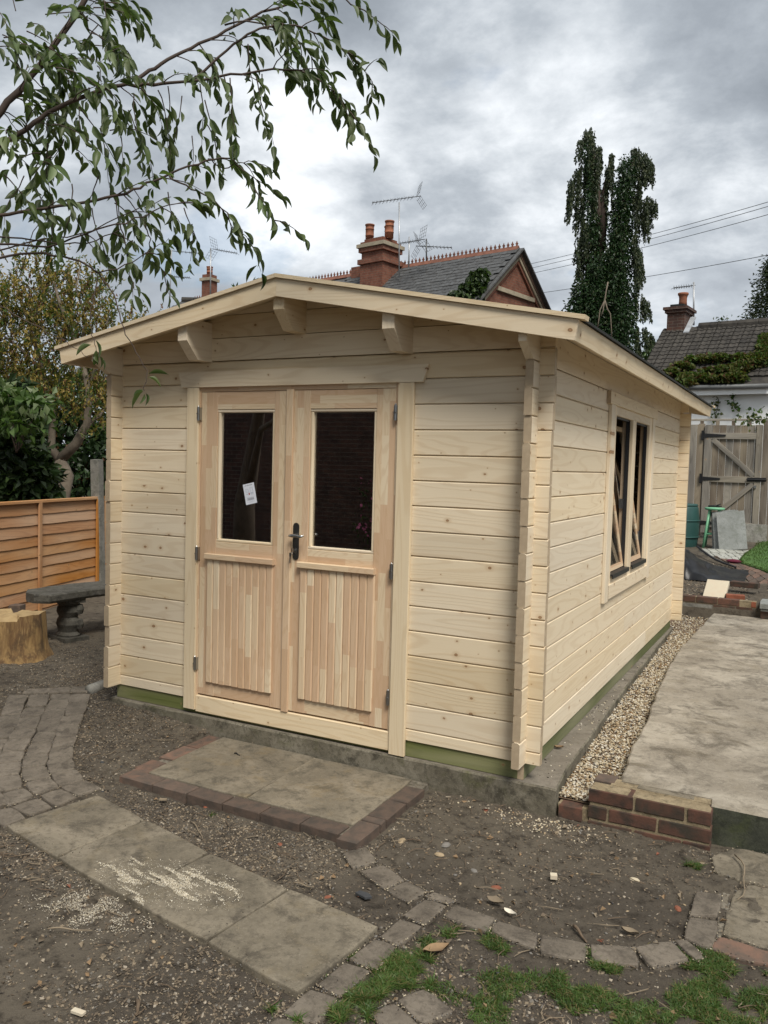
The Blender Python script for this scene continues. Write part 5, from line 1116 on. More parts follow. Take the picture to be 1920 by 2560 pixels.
blobs = pxblobs([(60, 745, 90, 90), (150, 715, 55, 75), (185, 790, 70, 100), (95, 870, 130, 100), (225, 900, 55, 90), (40, 980, 100, 70), (255, 815, 26, 50), (300, 800, 26, 26), (165, 1000, 100, 70), (250, 1040, 32, 90), (-60, 820, 80, 120), (-60, 960, 90, 100)], TD, .8)
SP, sd = blob_points(blobs, 1350, r_); P_, D_, M_ = [], [], []; tw = MB()
for q, dd in zip(SP, sd):
    ax = np.array([r_.normal()*.45, r_.normal()*.45, r_.uniform(.4, 1.1)]); ax /= np.linalg.norm(ax); L_ = r_.uniform(.16, .34); tan_ = r_.random() < .5
    if r_.random() < .5: tw.tube([Vector(q)-K, Vector(q+ax*L_)-K], [.006, .002], 4, cap=False)
    for t in np.linspace(0, 1, 15):
        P_.append(q+ax*L_*t); d = ax*.9+r_.normal(size=3)*.75; D_.append(d); M_.append(r_.choice([0, 0, 0, 3, 3, 1]) if not tan_ else r_.choice([0, 0, 1, 1, 2]))
    if tan_:
        for t in range(6): P_.append(q+ax*L_*r_.random()); D_.append(np.array([r_.normal()*.5, r_.normal()*.5, -1.])); M_.append(r_.choice([1, 1, 1, 2]))
tw.obj('twigs', 'bark_twig', yt)['kind'] = 'stuff'
leaf_cloud('crown', np.array(P_)-tb, D_, (.035, .068), ['leaf_olive', 'leaf_tan', 'leaf_brown', 'leaf_mid'], yt, mi=np.array(M_), seed=22, width=.45)
# dark broad-leaved shrub and darker hedge behind
def shrub(name, label, cat, blobs, n, size, mats, weights, foot, seed, width=.6, shell=.35):
    r = np.random.default_rng(seed); o = empty(name, foot, label, cat); P_, d = blob_points(blobs, n, r, shell); D_ = d*.6+r.normal(size=(n, 3))*.5; D_[:, 2] -= .35
    leaf_cloud('crown', P_-np.array(foot), D_, size, mats, o, weights, seed=seed, width=width)
    m = MB()
    for b in blobs: m.tube(wob(Vector((0, 0, 0)), Vector(b[0])-Vector(foot), 6, .05, seed), taper(.009, .003, 6), 5)
    m.obj('trunk', 'bark_twig', o, True); return o
fz0 = lambda px, dep: np.array([*at(px, 1139, dep)[:2], -.1])
shrub('broad_leaved_shrub', 'dark shrub with large glossy leaves left behind the fence', 'shrub', pxblobs([(15, 1130, 95, 110), (65, 1195, 65, 55), (20, 1000, 70, 50), (-60, 1080, 100, 140), (40, 1240, 90, 40)], 9.3, .45), 4600, (.09, .16), ['leaf_dark', 'leaf_mid', 'leaf_ivy'], [.5, .22, .28], fz0(40, 9.3), 31)
shrub('broad_leaved_shrub', 'lighter green leafy shoots rising above the dark shrub on the left', 'shrub', pxblobs([(20, 985, 50, 38), (90, 1010, 60, 35), (60, 1060, 70, 35), (15, 1040, 45, 40)], 8.6, .3), 300, (.09, .15), ['leaf_mid', 'leaf_cherry_light'], [.75, .25], fz0(40, 8.6)+np.array([0, 0, 1.6]), 32, shell=.2)
shrub('hedge', 'dense dark hedge filling the gap behind the left trees', 'hedge', pxblobs([(40, 1150, 160, 150), (200, 1150, 120, 130), (-140, 1100, 160, 220), (270, 1180, 80, 110), (120, 1010, 120, 90), (240, 1020, 40, 80)], 14.5, 1.), 9000, (.10, .19), ['leaf_dark', 'leaf_ivy', 'leaf_brown'], [.55, .38, .07], fz0(100, 13.5), 33)
# little shoots over the cabin ridge
for px, py, lab in ((636, 695, 'small leafy shoot showing above the left roof slope'), (588, 716, 'tiny leaf tip just above the left roof slope')):
    q = at(px, py+60, 14.); o = empty('leafy_shoot', q, lab, 'shoot'); MB().tube([(0, 0, 0), tuple(Vector(at(px, py, 14.))-Vector(q))], [.012, .004], 5).obj('stem', 'bark_twig', o)
    P_ = np.array([at(px, py, 14.)-q+np.array([0, 0, -.01*k]) for k in range(7)]); leaf_cloud('foliage', P_, rng.normal(size=(7, 3))+np.array([0, 0, .7]), (.06, .11), ['leaf_mid', 'leaf_dark'], o, seed=5)
# ivy-clad conifer with two tops
CD = 23.; cb0 = np.array([*at(1520, 1000, CD)[:2], .3]); con = empty('ivy_clad_conifer', cb0, 'tall ragged conifer smothered in dark ivy between the two houses', 'tree'); r_ = np.random.default_rng(41)
m = MB()
for fk in (((1520, 1000), (1510, 800), (1500, 600), (1492, 420), (1470, 330)), ((1515, 820), (1535, 600), (1570, 450), (1590, 385)), ((1500, 620), (1512, 480), (1528, 395))): m.tube([Vector(at(x, y, CD))-Vector(cb0) for x, y in fk], taper(.16, .025, len(fk)), 8)
m.obj('trunk', 'bark_twig', con, True)
def br(px): return [Vector(at(x, y, CD-1.05))-Vector(cb0) for x, y in px]
m = MB(); m.tube(br(((1520, 705), (1515, 730), (1512, 750), (1500, 775), (1497, 800), (1494, 820))), taper(.02, .012, 6), 6); m.tube(br(((1512, 750), (1518, 772), (1526, 785), (1528, 815), (1530, 850))), taper(.02, .011, 5), 6); m.tube(br(((1511, 752), (1508, 775), (1503, 790))), .015, 6); m.obj('bare_branch', 'bark_pale', con, True)
core = pxblobs([(1462, 800, 58, 85), (1450, 830, 42, 80), (1530, 840, 66, 100), (1475, 735, 46, 50), (1520, 720, 48, 70), (1552, 770, 40, 90), (1545, 640, 34, 80), (1552, 560, 27, 80), (1562, 490, 25, 60), (1572, 430, 24, 36), (1500, 670, 36, 50), (1490, 590, 16, 60), (1484, 500, 12, 70), (1478, 410, 9, 55)], CD, .75)
P1, d1 = blob_points(core, 30000, r_, .3); D1 = d1*.7+r_.normal(size=d1.shape)*.5; D1[:, 2] -= .6
mi1 = r_.choice(3, len(P1), p=[.72, .2, .08])
# hanging sprays: (px, py) start, length in px, spread
spr = []
for x, y, L_, w_, n_, ln in ((1472, 325, 40, 8, 6, -6), (1478, 335, 90, 10, 10, 0), (1452, 350, 50, 5, 5, -5), (1495, 370, 90, 7, 7, 3), (1470, 400, 110, 12, 10, -4), (1448, 420, 90, 8, 7, -6), (1432, 450, 90, 6, 7, -5), (1426, 475, 75, 4, 5, -3), (1488, 440, 120, 10, 9, 0), (1460, 490, 110, 12, 9, -5), (1475, 560, 120, 12, 9, -4), (1455, 590, 100, 9, 7, -6), (1445, 620, 60, 6, 4, -4), (1528, 390, 90, 5, 7, 0), (1520, 420, 100, 5, 6, 0), (1512, 480, 90, 4, 5, 0), (1590, 372, 60, 9, 9, 4), (1608, 388, 70, 8, 8, 4), (1622, 398, 60, 5, 7, 3), (1630, 410, 45, 3, 5, 2), (1612, 430, 50, 5, 5, 0), (1600, 440, 70, 6, 6, 0), (1595, 490, 110, 8, 8, 4), (1615, 495, 110, 5, 7, 3), (1628, 498, 60, 4, 4, 3), (1638, 508, 34, 3, 3, 2), (1610, 540, 50, 5, 4, 0), (1585, 590, 120, 7, 7, 3), (1597, 620, 120, 4, 7, 2), (1604, 640, 70, 3, 5, 2), (1555, 560, 90, 14, 6, 0), (1540, 640, 110, 16, 6, 0), (1535, 720, 90, 12, 5, 0), (1590, 735, 50, 7, 4, 5), (1608, 745, 50, 5, 6, 5), (1618, 755, 45, 3, 4, 2), (1592, 820, 60, 8, 5, 6), (1612, 825, 50, 6, 6, 6), (1625, 832, 40, 4, 5, 2), (1590, 860, 60, 12, 6, 0), (1470, 640, 70, 14, 6, 0), (1450, 680, 40, 8, 4, 0)):
    for k in range(int(n_*1.7)): spr.append((x+r_.normal()*w_*.7, y+r_.uniform(-8, 8), L_*r_.uniform(.5, 1.1), r_.normal()*.3, ln))
P2, D2 = [], []
for x, y, L_, dd, ln in spr:
    sx = r_.normal()*4+ln
    for t in np.linspace(0, 1, int(L_*.85)+5): P2.append(at(x+sx*t+r_.normal()*1.8, y+L_*t+r_.normal()*2, CD+dd*.8)); D2.append((r_.normal()*.35, r_.normal()*.35, -1))
P2, D2 = np.array(P2), np.array(D2)
lc = leaf_cloud('crown', np.r_[P1, P2]-cb0, np.r_[D1, D2], np.r_[r_.uniform(.06, .125, len(P1)), r_.uniform(.05, .105, len(P2))], ['leaf_ivy', 'leaf_dark', 'leaf_conifer_light', 'leaf_conifer'], con, seed=42, width=.55, mi=np.r_[mi1, r_.choice([3, 3, 2], len(P2))])
# conifer right behind the white house, bush at its left
def conifer2(px, py, dep, rx, ry, n, name, label, mats, seed):
    r = np.random.default_rng(seed); foot = np.array([*at(px, 1180, dep)[:2], .3]); o = empty(name, foot, label, 'tree'); k = dep/FPX; P_, D_ = [], []
    zt = at(px, py, dep)[2]; zb = at(px, py+2*ry, dep)[2]
    for _ in range(n//14):
        t = r.random()**.7; a = r.uniform(0, 6.28); rad = rx*k*(.15+.85*t)*r.uniform(.35, 1.05); c_ = np.array([*at(px, py, dep)[:2], 0])+np.array([math.cos(a)*rad, math.sin(a)*rad, zt+(zb-zt)*t]); out_ = np.array([math.cos(a), math.sin(a), -.15])
        for s_ in range(14): P_.append(c_+out_*r.uniform(-.45, .1)+r.normal(size=3)*.10); D_.append(out_+r.normal(size=3)*.5)
    leaf_cloud('crown', np.array(P_)-foot, D_, (.07, .15), mats, o, seed=seed, width=.4)
    MB().tube([(0, 0, 0), (0, 0, zt-.3-foot[2])], [.25, .04], 8).obj('trunk', 'bark', o, True)
conifer2(1935, 640, 30., 100, 110, 9500, 'conifer', 'dark conifer behind the ridge of the white house at the right edge', ['leaf_conifer', 'leaf_dark', 'leaf_conifer_light'], 51)
shrub('bush', 'small green bush between the tall conifer and the white house roof', 'bush', pxblobs([(1640, 880, 34, 24), (1668, 862, 22, 14), (1622, 900, 26, 18)], 24.5, .8), 900, (.10, .17), ['leaf_mid', 'leaf_dark'], [.6, .4], np.array([*at(1640, 1100, 24.5)[:2], .3]), 52, shell=.2)
q = at(1804, 806, 20.5); o = empty('weed_tuft', q, 'small weed tuft growing on the ridge of the white house', 'weed'); leaf_cloud('foliage', rng.normal(size=(40, 3))*np.array([.10, .05, .05])+np.array([0, 0, .05]), rng.normal(size=(40, 3))+np.array([0, 0, .6]), (.05, .10), ['leaf_olive', 'leaf_dark'], o)
q = at(1895, 1046, 13.9); o = empty('climber', q, 'sprig of climbing plant above the rail right of the gate', 'climber'); leaf_cloud('foliage', rng.normal(size=(120, 3))*np.array([.16, .05, .07]), rng.normal(size=(120, 3)), (.04, .08), ['leaf_olive', 'leaf_mid', 'leaf_dark'], o, width=.8)

# ------------------------------------------------------------------ overhanging branches of the near tree
OD = 3.35; oroot = Vector((-4.2, -3.2, -.2)); ot = empty('overhanging_tree', oroot, 'near tree whose long drooping leafy branches hang into the top left corner', 'tree')
def leaf_mesh(nm, L_, W_, fold, curl, mat):
    V, F = [], []; n_ = 7; prof = [0.02, .52, .86, 1., .88, .52, .0]
    for i in range(n_):
        t = i/(n_-1); z = -curl*t*t*L_; wd = W_/2*prof[i]*(1+.05*math.sin(i*4))
        V += [(t*L_, wd, z+fold*wd), (t*L_, 0, z), (t*L_, -wd, z+fold*wd)]
    for i in range(n_-1):
        for k in (0, 1): F.append((i*3+k, i*3+k+1, (i+1)*3+k+1, (i+1)*3+k))
    me = bpy.data.meshes.new(nm); me.from_pydata(V, [], F); me.materials.append(MATS[mat]); me.polygons.foreach_set('use_smooth', np.ones(len(F), dtype=bool)); me.update(); return me, V, F
LMS = [leaf_mesh('leaf', .083, .031, .9, .32, 'leaf_cherry'), leaf_mesh('leaf', .072, .026, 1.3, .5, 'leaf_cherry'), leaf_mesh('leaf', .088, .028, 1.05, .2, 'leaf_cherry'), leaf_mesh('leaf', .075, .030, .8, .42, 'leaf_cherry_light'), leaf_mesh('leaf', .062, .027, .6, .6, 'leaf_cherry')]
LEAVES = []           # (matrix, mesh index)
wood_m = MB(); r_ = random.Random(77)
def pth(lst, d0=0., d1=0.): 
    n_ = len(lst); return [Vector(at(x, y, OD+d0+(d1-d0)*i/(n_-1)))-oroot for i, (x, y) in enumerate(lst)]
def leafat(p, dirv, jitter=.35):
    dv = Vector(dirv)+Vector((r_.gauss(0, jitter), r_.gauss(0, jitter), r_.gauss(0, jitter*.6))); dv.normalize()
    up = Vector((r_.gauss(0, .6), r_.gauss(0, .6), 1)); sd_ = up.cross(dv)
    if sd_.length < 1e-3: sd_ = Vector((1, 0, 0))
    sd_.normalize(); nz = dv.cross(sd_); s_ = r_.uniform(.58, 1.02)
    pet = p+dv*.008
    LEAVES.append((Matrix(((dv.x*s_, sd_.x*s_, nz.x*s_, pet.x), (dv.y*s_, sd_.y*s_, nz.y*s_, pet.y), (dv.z*s_, sd_.z*s_, nz.z*s_, pet.z), (0, 0, 0, 1))), r_.choices(range(5), [3, 3, 3, 2, 1])[0]))
RGT = Vector(CR); UPV = Vector((0, 0, 1)); FWD = Vector(CF)
def twig(p, d, L_, nleaf, r0=.0028, droop=1.0):
    """drooping twig with alternate hanging leaves"""
    P_ = [p.copy()]; d = d.normalized(); n_ = max(4, nleaf); q = p.copy()
    for i in range(n_):
        d = (d+Vector((r_.gauss(0, .13), r_.gauss(0, .13), r_.gauss(0, .08)-.115*droop))).normalized(); q = q+d*(L_/n_); P_.append(q.copy())
        s_ = 1 if i % 2 else -1; sdv = d.cross(UPV); sdv = sdv.normalized() if sdv.length > .05 else RGT
        if i > 0: leafat(q, d*.75+sdv*s_*.5-UPV*.35, .26)
    leafat(q, d-UPV*.4, .15); wood_m.tube(P_, taper(r0, .0008, len(P_)), 5, cap=False)
def branch(lst, r0, r1, d0=0., d1=0., ntw=0, tl=(.14, .28), nl=(5, 9), start=.1, tipleaf=8, dirbias=(.6, -.2)):
    P_ = pth(lst, d0, d1); 
    # smooth
    Q = []
    for i in range(len(P_)-1):
        a, b = P_[i], P_[i+1]; t0 = (P_[min(i+1, len(P_)-1)]-P_[max(i-1, 0)])*.5; t1 = (P_[min(i+2, len(P_)-1)]-P_[i])*.5
        for k in range(4):
            t = k/4; Q.append(a*(2*t**3-3*t**2+1)+t0*(t**3-2*t**2+t)+b*(-2*t**3+3*t**2)+t1*(t**3-t**2))
    Q.append(P_[-1]); Q = [q+Vector((r_.gauss(0, .003), r_.gauss(0, .003), r_.gauss(0, .003))) for q in Q]; wood_m.tube(Q, taper(r0, r1, len(Q)), 7)
    for k in range(ntw):
        t = start+(1-start)*(k+r_.random())/max(1, ntw); i = min(len(Q)-2, int(t*(len(Q)-1))); tg = (Q[i+1]-Q[i]).normalized(); s_ = r_.choice((-1, 1))
        dv = tg*r_.uniform(.2, .8)+UPV*r_.uniform(-.5, .35)+FWD*r_.gauss(0, .55)+RGT*r_.uniform(-.1, .35)
        twig(Q[i], dv, r_.uniform(*tl), r_.randint(*nl))
    if tipleaf:
        L_ = len(Q)
        for i in range(max(1, L_-tipleaf), L_):
            tg = (Q[i]-Q[i-1]).normalized(); sdv = tg.cross(UPV); sdv = sdv.normalized() if sdv.length > .05 else RGT; leafat(Q[i], tg*.6+sdv*(1 if i % 2 else -1)*.5-UPV*.4, .24)
    return Q
branch([(-120, 460), (0, 280), (60, 215), (130, 120), (215, 0), (260, -80)], .015, .010, 0, .1, 22, (.12, .25), (4, 8), .2, 0)
branch([(-120, 420), (0, 362), (60, 328), (120, 286), (241, 229), (283, 217), (362, 211), (452, 208), (573, 187), (711, 175), (784, 193), (844, 241), (890, 300)], .012, .0014, -.1, .15, 22, (.10, .22), (5, 8), .08, 14)
branch([(337, 200), (386, 169), (458, 130), (542, 90), (633, 42), (741, 3), (800, -20)], .008, .004, .05, .25, 14, (.12, .24), (5, 9), .3, 0)
branch([(470, 205), (530, 157), (603, 99), (663, 66), (735, 62), (802, 90), (868, 127), (912, 175), (940, 223)], .006, .0012, .05, .2, 9, (.08, .16), (4, 7), .25, 16)
branch([(800, -30), (862, 0), (922, 36), (964, 66), (988, 96)], .004, .001, .2, .25, 0, tipleaf=12)
branch([(560, 60), (640, 55), (720, 85), (770, 130), (800, 190)], .004, .001, .1, .3, 5, (.10, .18), (4, 7), .3, 10)
branch([(-100, 545), (0, 537), (90, 524), (211, 506), (313, 482), (386, 452), (470, 416), (555, 395), (591, 410), (633, 470), (665, 520), (693, 555)], .0075, .0011, -.15, 0, 10, (.10, .20), (4, 7), .05, 12)
branch([(422, 443), (480, 470), (530, 500), (579, 543), (610, 585), (633, 621)], .004, .001, 0, .05, 3, (.08, .16), (4, 6), .3, 13)
branch([(520, 396), (560, 420), (600, 408), (640, 405), (675, 420)], .003, .001, 0, 0, 1, (.08, .14), (4, 6), .4, 8)
branch([(-60, 612), (0, 609), (121, 615), (241, 573), (338, 549), (422, 512), (512, 506)], .005, .0015, -.1, -.05, 4, (.08, .18), (4, 6), .45, 3)
branch([(-60, 650), (0, 645), (108, 633), (199, 657), (241, 681)], .0055, .0035, -.1, -.05, 0, tipleaf=0)
branch([(-60, 600), (0, 590), (110, 606), (215, 607), (300, 575)], .004, .002, -.1, 0, 1, tipleaf=0)
branch([(-60, 620), (0, 628), (90, 600), (200, 585), (330, 530), (430, 490)], .004, .0015, 0, .1, 3, (.08, .18), (4, 6), .5, 4)
branch([(241, 681), (269, 714), (293, 764), (303, 809), (333, 864), (366, 928), (361, 978)], .0032, .0014, -.05, -.1, 0, tipleaf=0)
branch([(244, 690), (234, 749), (226, 799), (234, 849), (244, 884)], .0026, .0012, -.05, -.1, 0, tipleaf=0)
branch([(241, 681), (313, 663), (374, 627), (420, 600)], .003, .001, -.05, 0, 1, (.1, .2), (5, 7), .5, 4)
branch([(300, 560), (318, 620), (322, 680), (345, 730)], .003, .001, 0, 0, 2, (.06, .12), (3, 5), .3, 10)
branch([(360, 560), (375, 600), (380, 640), (420, 690)], .003, .001, 0, .1, 1, (.06, .12), (3, 5), .3, 9)
branch([(0, 765), (80, 810), (160, 850), (225, 897)], .0022, .0009, -.4, -.4, 0, tipleaf=0)
branch([(50, 690), (95, 560), (120, 640), (110, 615)], .002, .001, 0, 0, 0, tipleaf=0)
# hanging leaf groups seen singly
for x, y, dx, dy in ((233, 860, -.25, -.1), (236, 845, .4, -.4), (240, 870, .3, -.9), (246, 886, .6, -1), (240, 884, -.05, -1), (250, 892, .8, -1.1), (238, 880, -.1, -1.2)):
    leafat(Vector(at(x, y, OD-.1))-oroot, RGT*dx+UPV*dy, .12)
for x, y, dx, dy in ((366, 935, 1, .1), (366, 942, .9, -.3), (362, 975, -.8, -.7), (360, 972, -.5, -.3), (362, 978, .5, -1), (361, 980, 0, -1)):
    leafat(Vector(at(x, y, OD-.1))-oroot, RGT*dx+UPV*dy, .12)
# dense left part and strands hanging from the main branch
for k in range(48):
    x, y = r_.uniform(-40, 340), r_.choice((r_.uniform(20, 330), r_.uniform(330, 520))); 
    twig(Vector(at(x, y, OD+r_.gauss(.1, .25)))-oroot, RGT*r_.uniform(-.3, .8)+UPV*r_.uniform(-.6, .3)+FWD*r_.gauss(0, .5), r_.uniform(.14, .30), r_.randint(5, 9))
for k in range(24): twig(Vector(at(r_.uniform(-30, 270), r_.uniform(-20, 210), OD+r_.gauss(.05, .22)))-oroot, RGT*r_.uniform(-.2, .9)+UPV*r_.uniform(-.5, .35)+FWD*r_.gauss(0, .4), r_.uniform(.12, .24), r_.randint(6, 9))
for x, y, L_, n_ in ((500, 210, .26, 8), (512, 250, .22, 7), (560, 190, .27, 9), (575, 195, .25, 8), (640, 190, .30, 9), (655, 185, .22, 7), (420, 215, .30, 9), (395, 225, .25, 8), (455, 240, .20, 7), (690, 120, .2, 7), (620, 110, .22, 8), (700, 70, .2, 7), (335, 235, .2, 7), (480, 340, .2, 6), (300, 330, .22, 7), (250, 320, .25, 7), (510, 300, .2, 6), (90, 470, .25, 8), (180, 460, .25, 8), (230, 520, .25, 8), (130, 500, .22, 8), (290, 500, .2, 7), (60, 440, .25, 8), (420, 480, .16, 5), (460, 520, .16, 5), (480, 560, .15, 5)):
    twig(Vector(at(x, y, OD+r_.gauss(.05, .12)))-oroot, RGT*r_.uniform(0, .5)-UPV*.7+FWD*r_.gauss(0, .3), L_, n_)
wood_m.obj('branches', 'bark_twig', ot, True)
# trunk and limb, left of the picture
MB().tube([(0, 0, 0), (.05, .1, 1.2), (.3, .2, 2.2), tuple(Vector(at(-120, 440, OD-.05))-oroot)], [.14, .11, .06, .022], 12).tube([(.05, .1, 1.2), (.4, .3, 2.0), tuple(Vector(at(-100, 560, OD-.1))-oroot)], [.06, .03, .011], 8).obj('trunk', 'bark', ot, True)
# the 300 leaves that show largest are single parts, the rest one mass
def vis(Mx):
    q = np.array(Mx.translation+oroot)-CP; d_ = q@CF; x, y = 960+FPX*(q@CR)/d_, 1280-FPX*(q@CU)/d_; return (d_ if 0 < x < 1000 and 0 < y < 1000 else 99)+random.random()*.35
LEAVES.sort(key=lambda l: vis(l[0]))
for Mx, i in LEAVES[:300]: inst('leaf', LMS[i][0], ot, Mx)
rest = MB(); 
for Mx, i in LEAVES[300:]: rest.add([tuple(Mx @ Vector(v)) for v in LMS[i][1]], LMS[i][2], 1 if i == 3 else 0)
fo = rest.obj('leaves', 'leaf_cherry', ot, True, mats=['leaf_cherry', 'leaf_cherry_light']); fo['kind'] = 'stuff'

# ------------------------------------------------------------------ litter, stones, grass
from math import inf
QB = [(min(p[0] for p in q), max(p[0] for p in q), min(p[1] for p in q), max(p[1] for p in q), q) for q in QUADS]
def inside(x, y, pad=0.):
    for a, b, c_, d_, q in QB:
        if a-pad < x < b+pad and c_-pad < y < d_+pad:
            k = False; j = len(q)-1
            for i in range(len(q)):
                if (q[i][1] > y) != (q[j][1] > y) and x < (q[j][0]-q[i][0])*(y-q[i][1])/(q[j][1]-q[i][1])+q[i][0]: k = not k
                j = i
            if k: return True
    return False
def gnd(x, y): return ground0(x, y)+.016*mnoise.noise((x*2.3, y*2.3, 1.))+.009*mnoise.noise((x*9, y*9, 4.))
def scatter(n, dens, box):
    out_ = []
    while len(out_) < n:
        x, y = random.uniform(box[0], box[1]), random.uniform(box[2], box[3])
        if -2.83 < x < .15 and y > -.03 or (x > .15 and y > 0): continue
        if random.random() < dens(x, y) and not inside(x, y): out_.append((x, y))
    return out_
def dens_chip(x, y):
    d = .35+.65*sst(.30, .55, .5+.5*mnoise.noise((x*1.7, y*1.7, 5)))
    if x > -.45 and y > -1.2-.2*max(0, x): d *= .20+.2*sst(0, .6, mnoise.noise((x*4, y*4, 9)))
    e_ = ((x+1.35)/.55)**2+((y+1.95)/.22)**2
    d *= .25+.75*sst(.4, 1.3, e_)
    return d*(1-.85*sst(.2, 1.8, y))*(1-.6*sst(-3.2, -4.4, x))
pts = scatter(85000, dens_chip, (-4.8, 1.35, -2.25, 1.8))
gravel('wood_chip_litter', pts, gnd, (.0028, .0095), ['chip_brown', 'chip_dark', 'chip_tan', 'chip_pale', 'chip_grey'], 'fine wood chips and grit strewn over the soil', 12, [.34, .25, .22, .07, .12], flatten=.55, low=True)
def dens_bed(x, y): return .5+.5*mnoise.noise((x*3, y*3, 8))
pts = scatter(420, dens_bed, (-3.4, 1.3, -2.2, -.03)); gravel('small_stones', pts, gnd, (.005, .012), ['chip_tan', 'pebble_grey', 'chip_brown', 'pebble_tan', 'slate_chip'], 'small stones lying about on the soil', 13, [.35, .2, .25, .12, .08], flatten=.6)
pts = [(random.gauss(.12, .16), random.gauss(-.11, .06)) for _ in range(330)]; pts = [p for p in pts if p[1] < -.04 and -.4 < p[0] < .5]; gravel('spilt_gravel', pts, gnd, (.004, .009), ['pebble_cream', 'chip_pale', 'pebble_tan', 'chip_brown'], 'spilt pale grit at the foot of the concrete base corner', 14)
pts = [(random.uniform(-.02, .10), random.choice((random.uniform(.1, 3.2), random.gauss(1.45, .15)))) for _ in range(150)]; pts = [p for p in pts if -.02 < p[0] < interp(ex, p[1])-.01]; gravel('ledge_grit', pts, lambda x, y: -.089, (.003, .008), ['pebble_cream', 'pebble_white', 'chip_dark'], 'loose grit lying on the concrete ledge beside the cabin', 15)
# raised bed litter
pts = []
while len(pts) < 2600:
    x, y = random.uniform(-.3, 1.), random.uniform(5.84, 8.4)
    if not inside(x, y): pts.append((x, y))
gravel('bed_litter', pts, lambda x, y: ground0(x, y), (.006, .016), ['chip_brown', 'chip_dark', 'chip_tan', 'chip_pale'], 'brown bark litter on the raised bed', 16, [.4, .3, .2, .1])
# joints of the paths filled with pale grit
def joint_pts(polys, n):
    o_ = []
    for _ in range(n):
        q = random.choice(polys); i = random.randrange(len(q)); a, b = q[i], q[(i+1) % len(q)]; t = random.random(); cx, cy = sum(p[0] for p in q)/len(q), sum(p[1] for p in q)/len(q)
        x, y = a[0]+(b[0]-a[0])*t, a[1]+(b[1]-a[1])*t; L_ = math.hypot(x-cx, y-cy); k = (L_+random.uniform(.0, .008))/L_; o_.append((cx+(x-cx)*k, cy+(y-cy)*k))
    return o_
jp = joint_pts(QUADS[:70], 5200); gravel('joint_grit', jp, lambda x, y: ground0(x, y)+.013, (.0022, .0048), ['pebble_grey', 'chip_tan', 'pebble_cream', 'chip_dark'], 'pale grit in the joints between the path stones', 17, [.25, .3, .2, .25])
# sawdust
def flakes(name, pts, zf, size, mats, label, seed):
    r = np.random.default_rng(seed); n_ = len(pts); P_ = np.array([(x, y, zf(x, y)) for x, y in pts]); a = r.uniform(0, 6.28, n_); o = leaf_cloud(name, P_, np.c_[np.cos(a), np.sin(a), r.normal(size=n_)*.25], size, mats, None, seed=seed, width=.8, fold=.05); return tag(o, label, kind='stuff')
sx_, sy_ = (sa[2]+sb[2])[:2]/2; ax_ = (sa[3]-sa[2])[:2]; ax_ = ax_/np.linalg.norm(ax_); bx_ = np.array([-ax_[1], ax_[0]]); sdp, sdg = [], []
while len(sdp) < 9000:
    u, v = random.uniform(-.34, .44), random.uniform(-.225, .21); x, y = sx_+ax_[0]*u+bx_[0]*v, sy_+ax_[1]*u+bx_[1]*v
    st_ = mnoise.noise((u*5, (v+.12*u+.03*mnoise.noise((u*9, 1, 1)))*30, 3))+.55*mnoise.noise((u*15, v*55, 7)); fall = 1.1-((u-.06)/.36)**2-((v+.07-.2*u)/.20)**2
    if st_*.7+fall*.40 > .40+.2*random.random() or (random.random() < .03 and fall > .3): sdp.append((x, y))
while len(sdg) < 3600:
    x, y = sa[2][0]-.07+random.gauss(0, .11), sa[2][1]-.10+random.gauss(0, .06)
    if not inside(x, y) and mnoise.noise((x*14, y*14, 2))+.6*mnoise.noise((x*40, y*40, 2)) > -.05: sdg.append((x, y))
flakes('sawdust', sdp, lambda x, y: -.1975+random.uniform(0, .002), (.002, .005), ['sawdust', 'pebble_white'], 'streaks of pale sawdust over the middle paving slabs', 18)
flakes('sawdust', sdg, lambda x, y: gnd(x, y)+.008+random.uniform(0, .006), (.002, .006), ['sawdust', 'pebble_white', 'chip_pale'], 'heap of pale sawdust on the soil beside the paving slabs', 19)
# straws, twigs and dry leaves, strewn too thick to count
m = MB()
for k in range(420):
    if k < 300: x, y = scatter(1, lambda a, b: .5+.5*mnoise.noise((a*2, b*2, 3)), (-3.2, 1.25, -2.3, -.05))[0]
    else: x, y = random.gauss(-1.95, .25), random.gauss(-1.62, .12)
    a = random.uniform(0, 6.28); L_ = random.uniform(.02, .10); d = Vector((math.cos(a), math.sin(a), 0)); z = gnd(x, y)+.010; c_ = Vector((x, y, z)); sd_ = Vector((-d.y, d.x, 0))*random.uniform(-.18, .18)*L_
    m.tube([c_-d*L_/2, c_+sd_+Vector((0, 0, .003)), c_+d*L_/2], [.0014, .0018, .0009], 4, random.choice((0, 0, 1)), cap=False)
tag(m.obj('straw_litter', 'stick', mats=['stick', 'chip_tan']), 'thin straws and twigs strewn over the soil', kind='stuff')
r2 = np.random.default_rng(61); lp_ = scatter(330, lambda a, b: .6, (-3.2, 1.3, -2.3, -.05)); a = r2.uniform(0, 6.28, len(lp_))
tag(leaf_cloud('leaf_litter', np.array([(x, y, gnd(x, y)+.010) for x, y in lp_]), np.c_[np.cos(a), np.sin(a), r2.normal(size=len(lp_))*.3], (.012, .034), ['dryleaf', 'chip_tan', 'chip_brown', 'terracotta'], None, [.4, .3, .25, .05], seed=61, width=.7, fold=.2), 'small dry leaf fragments strewn over the soil', kind='stuff')
